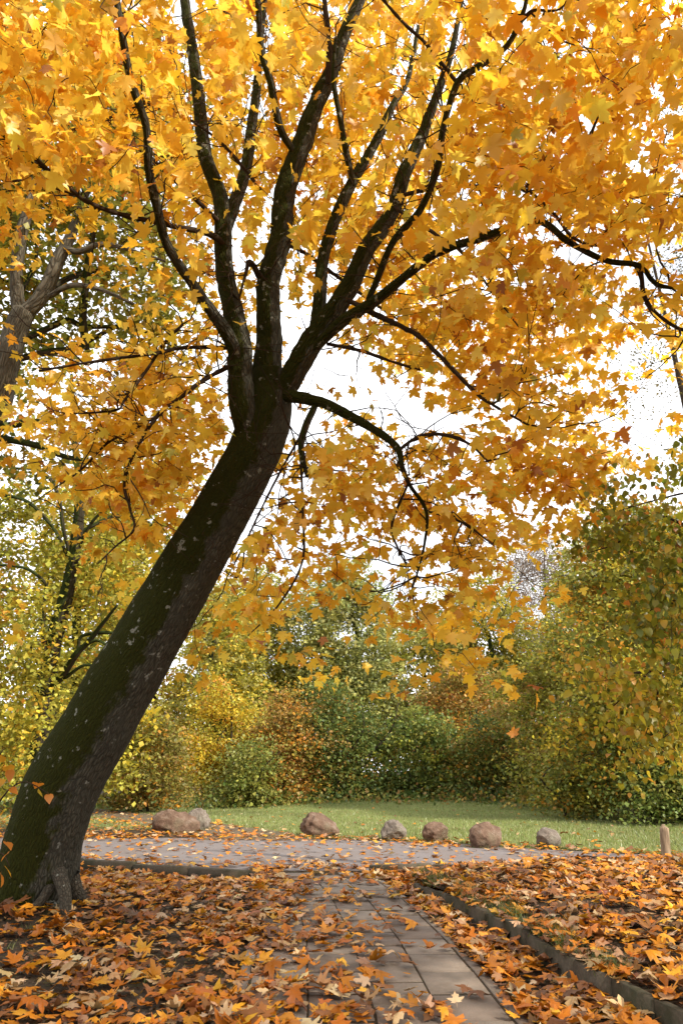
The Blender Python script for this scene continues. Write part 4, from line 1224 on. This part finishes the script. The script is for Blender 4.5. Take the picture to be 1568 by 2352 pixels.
mass('tall_oak', 'dull olive oak filling the gap behind the grey green oak', 'tree', 810, 1390, 1110, 1760, 58, 3.6, [(OLIVE, 4), (YGREEN, 3), (PALE, 2)], 0.246, 3.06, 0.35, 1, GB, 'dark_oak_bark', 0.35, 7, branch_every=2)
mass('tall_oak', 'bright yellow green oak behind the dark mossy one', 'tree', -60, 1080, 420, 1840, 28, 3.0, [(YGREEN, 4), ((0.46, 0.42, 0.07), 3), (OLIVE, 2), (YELLOW, 2.5)], 0.190, 2.70, 0.3, 1, GB, 'dark_oak_bark', 0.35, 9, branch_every=2)
mass('spruce_tree', 'far haze greyed conifer glimpsed under the leaning trunk', 'tree', 330, 1590, 440, 1800, 75, 2.5, [((0.17, 0.19, 0.16), 3), ((0.22, 0.22, 0.19), 2)], 0.26, 2.6, 0.2, 1, GB)  # grey leaf colours put the distance haze into the palette
mass('tall_oak', 'golden yellow tree glowing behind the olive shrub and trunk', 'tree', 200, 1500, 470, 1800, 46, 3.0, [(YELLOW, 4), (YGREEN, 3), (ORANGE, 1.5)], 0.224, 2.52, 0.3, 1, GB, 'far_bark', 0.35, 7, branch_every=2)
mass('tall_oak', 'warm brown olive tree closing the view behind the thicket', 'tree', 560, 1480, 900, 1850, 55, 3.2, [(OLIVE, 3), (BROWN, 2), (GREEN, 2)], 0.246, 2.16, 0.3, 1, GB, 'far_bark', 0.35, 7, branch_every=2)
mass('tall_oak', 'deep olive tree closing the view behind the brown orange crown', 'tree', 930, 1500, 1330, 1850, 52, 3.2, [(OLIVE, 3), (BROWN, 1), (GREEN, 3)], 0.246, 2.16, 0.3, 1, GB, 'far_bark', 0.35, 7, branch_every=2)
mass('tall_oak', 'yellow olive tree closing the view behind the tall hornbeam', 'tree', 1280, 1150, 1760, 1850, 40, 3.2, [(OLIVE, 3), (YGREEN, 3), (ORANGE, 1)], 0.213, 2.52, 0.3, 1, GB, 'far_bark', 0.35, 8, branch_every=2)

# undergrowth at the wood's edge and a distant belt of wood
ux = rng.uniform(-22, 24, 9000); uy = 33.5 + rng.normal(0, 1.6, 9000) + 0.02 * ux ** 2 * -1.0
uz = low_z(ux, uy) + np.abs(rng.normal(0, 0.28, 9000))
add('undergrowth', leaf_cloud('undergrowth', [QUADL], np.stack([ux, uy, uz], 1), rand_frames(9000), rng.uniform(0.1, 0.2, 9000), pick([(DGREEN, 3), (GREEN, 3), (OLIVE, 2), (BROWN, 2)], 9000), 'far_leaf'), kind='stuff', label='low undergrowth along the foot of the wood', cat='undergrowth')
fb = []
for k in range(60):
    x = -70 + 2.4 * k + rng.normal(0, 1)
    fb.append(((x, 82 + rng.normal(0, 4), rng.uniform(2.5, 5)), (3.2, 3, rng.uniform(3.5, 6))))
C, p, tn = crown_leaves(fb, 0.6, 1.8, [(OLIVE, 3), (GREEN, 2), (YGREEN, 2), (BROWN, 1)], 0.9, 20)
add('distant_woods', leaf_cloud('distant_woods', [QUADL], p, rand_frames(len(p)), np.full(len(p), 0.5), tn, 'far_leaf'), kind='stuff', label='hazy belt of woods far behind the lawn', cat='woods')

# --- young shrub at the very edge in front of the trunk
ys_ = P(-60, 2200, 5.9)
sh = empty('young_shrub', (ys_[0], ys_[1], float(low_z(ys_[0], ys_[1]))), 'thin young shrub with a few orange leaves before the maple base', 'shrub')
snodes = []
for rows in ([(-70, 2230, 5.9, 9), (-60, 2050, 5.85, 8), (-40, 1930, 5.8, 6), (-10, 1860, 5.75, 5), (20, 1815, 5.7, 4), (60, 1795, 5.7, 3), (110, 1822, 5.65, 2)],
             [(-60, 2060, 5.85, 6), (-30, 1980, 5.8, 5), (5, 1960, 5.75, 3), (22, 1990, 5.7, 2)],
             [(-40, 1930, 5.8, 5), (-25, 1800, 5.8, 4), (-5, 1745, 5.75, 3), (10, 1720, 5.75, 2)]):
    snodes += trace(sh, 'stem', rows, 'twig_bark', 0.0, 6)
SHV = [mesh_from('leaf', LINDEN[k % 3][0], LINDEN[k % 3][1], 'maple_leaf', tint=np.tile(c, (len(LINDEN[k % 3][0]), 1))) for k, c in enumerate([(0.55, 0.28, 0.025), (0.40, 0.28, 0.03), (0.52, 0.19, 0.025)])]
for (u, v) in [(8, 1738), (18, 1760), (5, 1790), (22, 1770), (90, 1800), (96, 1822), (112, 1826), (20, 1960), (12, 1990), (2, 2010), (14, 1935), (0, 1835), (10, 1860), (25, 1812), (-20, 1720), (-30, 1900)]:
    place_leaf('leaf', SHV[int(rng.integers(3))], P(u, v, 5.68 + rng.normal(0, 0.04)), frames(1, 35, 20, 30)[0], rng.uniform(0.075, 0.11), sh)

# ------------------------------------------------------------------ grass
def blades(name, x, y, z, h, w, tint, lean=0.35, label=None, parent=None):
    n = len(x)
    a = rng.uniform(0, 2 * math.pi, n)
    lx, ly = rng.normal(0, lean, n) * h, rng.normal(0, lean, n) * h
    b = np.stack([x, y, z], 1)
    sx = np.stack([np.cos(a) * w, np.sin(a) * w, np.zeros(n)], 1)
    v = np.stack([b - sx, b + sx, b + np.stack([lx, ly, h], 1)], 1).reshape(-1, 3)
    return add(name, mesh_from(name, v, np.arange(n * 3).reshape(-1, 3), 'grass_blade', tint=np.repeat(tint, 3, 0)), parent, kind='stuff', label=label, cat='grass' if label else None)
n = 120000
gy = 13.5 + 22 * rng.random(n) ** 1.5; gx = rng.uniform(-0.62, 0.62, n) * gy
ok = (gy > road_far(gx) + 0.25) & (np.abs(gx - trail_c(gy)) > 1.0 + rng.normal(0, 0.15, n)) & ((gx > trail_c(gy)) | (gy > 20))
gx, gy = gx[ok], gy[ok]
pn = np.array([mnoise.noise(Vector((a * 0.5, b * 0.5, 0))) for a, b in zip(gx, gy)])
gt = pick([((0.19, 0.23, 0.065), 4), ((0.25, 0.28, 0.09), 3), ((0.32, 0.29, 0.13), 1.4)], len(gx), 0.15) * (1 + 0.25 * pn)[:, None]
blades('lawn_grass', gx, gy, low_z(gx, gy) + 0.005, rng.uniform(0.03, 0.10, len(gx)), rng.uniform(0.006, 0.014, len(gx)), gt, 0.4, 'short mown grass covering the lawn')
# ragged tufts along the concrete edging, the boulders and in the bare soil
tx, ty, tz, th = [], [], [], []
for k in range(70):
    y = rng.uniform(5.5, 10.8); x = float(wall_x(y)) + abs(rng.normal(0.08, 0.10)) + 0.05
    m = int(rng.integers(15, 45))
    xx = x + rng.normal(0, 0.045, m); yy = y + rng.normal(0, 0.06, m)
    tx += list(xx); ty += list(yy); tz += list(bank_z(xx, yy) - 0.01); th += list(rng.uniform(0.05, 0.16, m))
for k in range(70):
    if rng.random() < 0.5: y = rng.uniform(5, 11); x = float(path_c(y)) + 1.0 + rng.random() * max(0.05, float(wall_x(y)) - float(path_c(y)) - 1.05)
    else: y = rng.uniform(4.8, 11); x = float(path_c(y)) - 1.05 - rng.random() * 2.5
    m = int(rng.integers(6, 22))
    xx = x + rng.normal(0, 0.04, m); yy = y + rng.normal(0, 0.04, m)
    tx += list(xx); ty += list(yy); tz += list(low_z(xx, yy) - 0.01); th += list(rng.uniform(0.03, 0.09, m))
for o in [o for o in bpy.data.objects if o.name.startswith('boulder')]:
    for k in range(160):
        a = rng.uniform(0, 2 * math.pi); rr = rng.uniform(0.9, 1.25)
        x = o.location.x + math.cos(a) * rr * o.dimensions.x / 2; y = o.location.y + math.sin(a) * rr * o.dimensions.y / 2
        tx.append(x); ty.append(y); tz.append(float(low_z(x, y))); th.append(rng.uniform(0.05, 0.14))
tx, ty, tz, th = map(np.array, (tx, ty, tz, th))
blades('grass_tufts', tx, ty, tz, th, np.full(len(tx), 0.004), pick([((0.09, 0.125, 0.025), 3), ((0.16, 0.18, 0.05), 2), ((0.24, 0.20, 0.08), 1)], len(tx)), 0.5, 'ragged grass growing along the concrete edging and round the boulders')

# ------------------------------------------------------------------ fallen leaves
KINDS = [('orange', [((0.52, 0.185, 0.011), 3), ((0.61, 0.250, 0.016), 3), ((0.41, 0.128, 0.010), 2.2)]),
         ('golden yellow', [((0.66, 0.34, 0.025), 3), ((0.60, 0.29, 0.025), 2)]),
         ('pale tan', [((0.50, 0.32, 0.16), 3), ((0.58, 0.42, 0.24), 2), ((0.42, 0.24, 0.11), 2)]),
         ('dark brown', [((0.25, 0.10, 0.03), 3), ((0.15, 0.07, 0.03), 2)])]
KW = np.array([0.46, 0.09, 0.22, 0.23])

def scatter(n, sx, sy):
    return rng.uniform(*sx, n), rng.uniform(*sy, n)

LX, LY, LZ, LZONE = [], [], [], []
def lay(x, y, z, zone, pile):
    k = len(x)
    LX.append(x); LY.append(y); LZ.append(z + 0.012 + np.abs(rng.normal(0, pile, k))); LZONE.append(np.full(k, zone))
def view_ok(x, y, mgn=0.8):
    return np.abs(x) < 0.60 * y + mgn
def patchy(x, y, f, lo):
    v = np.array([mnoise.noise(Vector((a * f, b * f, 7.7))) for a, b in zip(x, y)])
    return rng.random(len(x)) < np.clip(0.5 + v * 1.5, lo, 1)
# zone 0: earth beside the maple
x, y = scatter(19500, (-8.5, 0.2), (3.8, 12.3))
ok = view_ok(x, y) & (x < path_c(y) - 0.78 + np.abs(rng.normal(0, 0.22, len(x)))) & (y < road_near(x) - 0.20 - np.abs(rng.normal(0, 0.12, len(x))))
x, y = x[ok], y[ok]
near_left = (x < -1.2) & (y < 7.2)
ok = patchy(x, y, 1.1, 0.42) & ~(near_left & (rng.random(len(x)) < 0.35))
ok &= np.hypot(x - maple_base[0], y - maple_base[1]) > 0.62
x, y = x[ok], y[ok]
lay(x, y, low_z(x, y), 0, 0.022)
# zone 1: the slabs
x, y = scatter(4600, (-2.2, 1.4), (3.8, 12.2))
ok = (np.abs(x - path_c(y)) < 0.95) & patchy(x, y, 1.6, 0.25) & (rng.random(len(x)) < np.clip(0.72 - 0.45 * (x - path_c(y)), 0.28, 1))
x, y = x[ok], y[ok]
lay(x, y, low_z(x, y) + 0.032, 1, 0.010)
# zone 2: earth between path and edging
x, y = scatter(7500, (0.2, 2.2), (3.8, 11.9))
ok = (x > path_c(y) + 0.93) & (x < wall_x(np.minimum(y, 10.2)) - 0.07 + 0.5 * (y > 10.3)) & patchy(x, y, 1.5, 0.25)
x, y = x[ok], y[ok]
lay(x, y, low_z(x, y) + 0.07 * np.exp(-(wall_x(y) - x) / 0.12) * (y < 10), 2, 0.018)
# zone 3: raised bed
x, y = scatter(21000, (1.0, 9.0), (3.8, 12.3))
ok = view_ok(x, y) & (x > wall_x(y) - 0.03) & patchy(x, y, 1.2, 0.42)
x, y = x[ok], y[ok]
lay(x, y, bank_z(x, y), 3, 0.022)
# zone 4: the lane, thick by its near kerb and far edge
x, y = scatter(9500, (-11, 8), (11.4, 18.4))
fr = (y - road_near(x)) / (road_far(x) - road_near(x))
dens = np.clip(1.0 - fr * 3.2, 0, 1) * 0.8 + 0.16 + np.clip((fr - 0.72) * 3, 0, 1) * 0.6
ok = view_ok(x, y) & (fr > 0.03) & (fr < 1.15) & (rng.random(len(x)) < dens)
x, y = x[ok], y[ok]
lay(x, y, low_z(x, y) + 0.022, 4, 0.010)
# zone 5: verge beyond the lane and under the left trees, thinning over the grass
x, y = scatter(13000, (-15, 11), (15, 30))
ok = view_ok(x, y) & (y > road_far(x) + 0.05)
pr = np.where(x < trail_c(y) + 0.3, 0.75, np.clip(1.0 - (y - road_far(x)) / 0.9, 0.035, 0.65))
pr = np.where(np.abs(x - trail_c(y)) < 1.2, 0.45, pr) * np.clip(1.6 - (y - 15) / 12, 0.12, 1)
ok &= rng.random(len(x)) < pr
x, y = x[ok], y[ok]
lay(x, y, low_z(x, y) + 0.026, 5, 0.012)
X, Y_, Z, ZONE = map(np.concatenate, (LX, LY, LZ, LZONE))
n = len(X)
kind = rng.choice(4, n, p=KW)
tnt = np.zeros((n, 3))
for k in range(4):
    s = kind == k
    tnt[s] = pick(KINDS[k][1], int(s.sum()), 0.14)
rot = frames(n, 0, 10, 10)
flip = rng.random(n) < 0.4
rot[flip, :, 0] *= -1; rot[flip, :, 2] *= -1
size = rng.normal(0.106, 0.026, n).clip(0.045, 0.17)
P3 = np.stack([X, Y_, Z], 1)
tpl = rng.integers(0, len(FALLEN), n)
# centre the blade on its spot, keep its lowest point on the ground
for k, (tv, tt) in enumerate(FALLEN):
    s = np.where(tpl == k)[0]
    w = np.einsum('nij,vj->nvi', rot[s], tv - np.array([0, 0.35, 0])) * size[s][:, None, None]
    P3[s] += -np.einsum('nij,j->ni', rot[s], np.array([0, 0.35, 0])) * size[s][:, None]
    P3[s, 2] -= w[:, :, 2].min(1) * 0.75
u, v, d = project(np.stack([X, Y_, Z], 1))
score = np.where((u > 6) & (u < 1562) & (v < 2346), size / d, 0) * np.where((rng.random(n) < 0.75), 1, 0.2)
bigf = np.argsort(-score)[:300]
rest = np.ones(n, bool); rest[bigf] = False
add('fallen_leaves', leaf_cloud('fallen_leaves', FALLEN + PLAIN, P3[rest], rot[rest], size[rest], tnt[rest], 'fallen_leaf', np.where(d > 11.5, 12 + tpl % 3, tpl)[rest]), kind='stuff', label='carpet of fallen orange and tan maple leaves', cat='leaves')
FV = {}
for k in range(4):
    for q in range(len(FALLEN)):
        for c in range(2):
            FV[k, q, c] = mesh_from('fallen_leaf', FALLEN[q][0], FALLEN[q][1], 'fallen_leaf', tint=np.tile(pick(KINDS[k][1], 1, 0.12)[0], (len(FALLEN[q][0]), 1)))
ZN = ['on earth beside the maple', 'on the paving slabs of the path', 'between path and concrete edging', 'on the raised bed', 'on the lane', 'on the verge']
SHAPE = ['shallow cupped', 'folded', 'domed', 'sharply folded', 'curled up', 'drooping', 'flat', 'tightly folded', 'pressed flat', 'slightly raised', 'limp', 'gently cupped']
for i in bigf:
    o = place_leaf('fallen_leaf', FV[int(kind[i]), int(tpl[i]), int(rng.integers(2))], P3[i], rot[i], size[i])
    kn, zn = KINDS[kind[i]][0], ZN[ZONE[i]]
    sz_ = 'large' if size[i] > 0.14 else ('small' if size[i] < 0.11 else 'mid sized')
    kn = '%s %s %s' % (sz_.replace('mid sized', 'medium'), SHAPE[tpl[i]], kn)
    tag(o, '%s fallen maple leaf lying %s' % (kn, zn), 'leaf', '%s leaves %s' % (kn, zn))
print('fallen leaves', n)

# crumbled leaf bits and old stalks on the soil
n = 16000
x = rng.uniform(-7, 7, n); y = rng.uniform(3.8, 12, n)
ok = view_ok(x, y) & ((x < path_c(y) - 0.9) | (x > path_c(y) + 0.95)) & (np.abs(x - wall_x(y)) > 0.06)
x, y = x[ok], y[ok]
z = np.where((x > wall_x(y)), bank_z(x, y), low_z(x, y)) + rng.uniform(0.002, 0.018, len(x))
n = len(x)
add('leaf_debris', leaf_cloud('leaf_debris', [QUADL], np.stack([x, y, z], 1), frames(n, 0, 22, 22), rng.uniform(0.02, 0.06, n), pick([((0.16, 0.08, 0.035), 3), ((0.09, 0.05, 0.026), 3), ((0.30, 0.17, 0.08), 2)], n, 0.2), 'fallen_leaf'), kind='stuff', label='crumbled brown leaf bits scattered on the soil', cat='debris')

# fallen twigs on the raised bed
for k, (u0, v0, u1, v1, dd, lab) in enumerate([(1508, 1965, 1568, 1975, 10.6, 'thin dark twig lying across leaves near the wooden stake'), (1320, 1985, 1400, 2000, 9.6, 'bent dark twig lying on leaves of the raised bed')]):
    a, b = P(u0, v0, dd), P(u1, v1, dd - 0.3)
    def on_bed(q): return np.array([q[0], q[1], float(bank_z(q[0], q[1])) + 0.05])
    a, b = on_bed(a), on_bed(b)
    pts = [a, a * 0.6 + b * 0.4 + np.array([0, 0.03, 0.05]), a * 0.3 + b * 0.7 + np.array([0, -0.04, 0.02]), b]
    add('fallen_twig', tube_mesh('fallen_twig', pts, [0.011, 0.009, 0.007, 0.004], 6, 'twig_bark', 0.05), label=lab, cat='twig')

# one leaf on its way down
fl = place_leaf('falling_leaf', FV[0, 0, 0], P(1180, 1690, 6.5), np.array([[0.9, -0.3, 0.3], [0.25, -0.2, -0.95], [0.35, 0.93, -0.1]]), 0.12)
tag(fl, 'single orange maple leaf drifting down in front of the dark shrubs', 'leaf')

tris = 0
for o in SC.objects:
    if o.type == 'MESH': tris += len(o.data.loops) - 2 * len(o.data.polygons)
print('triangles', tris, 'objects', len(SC.objects))
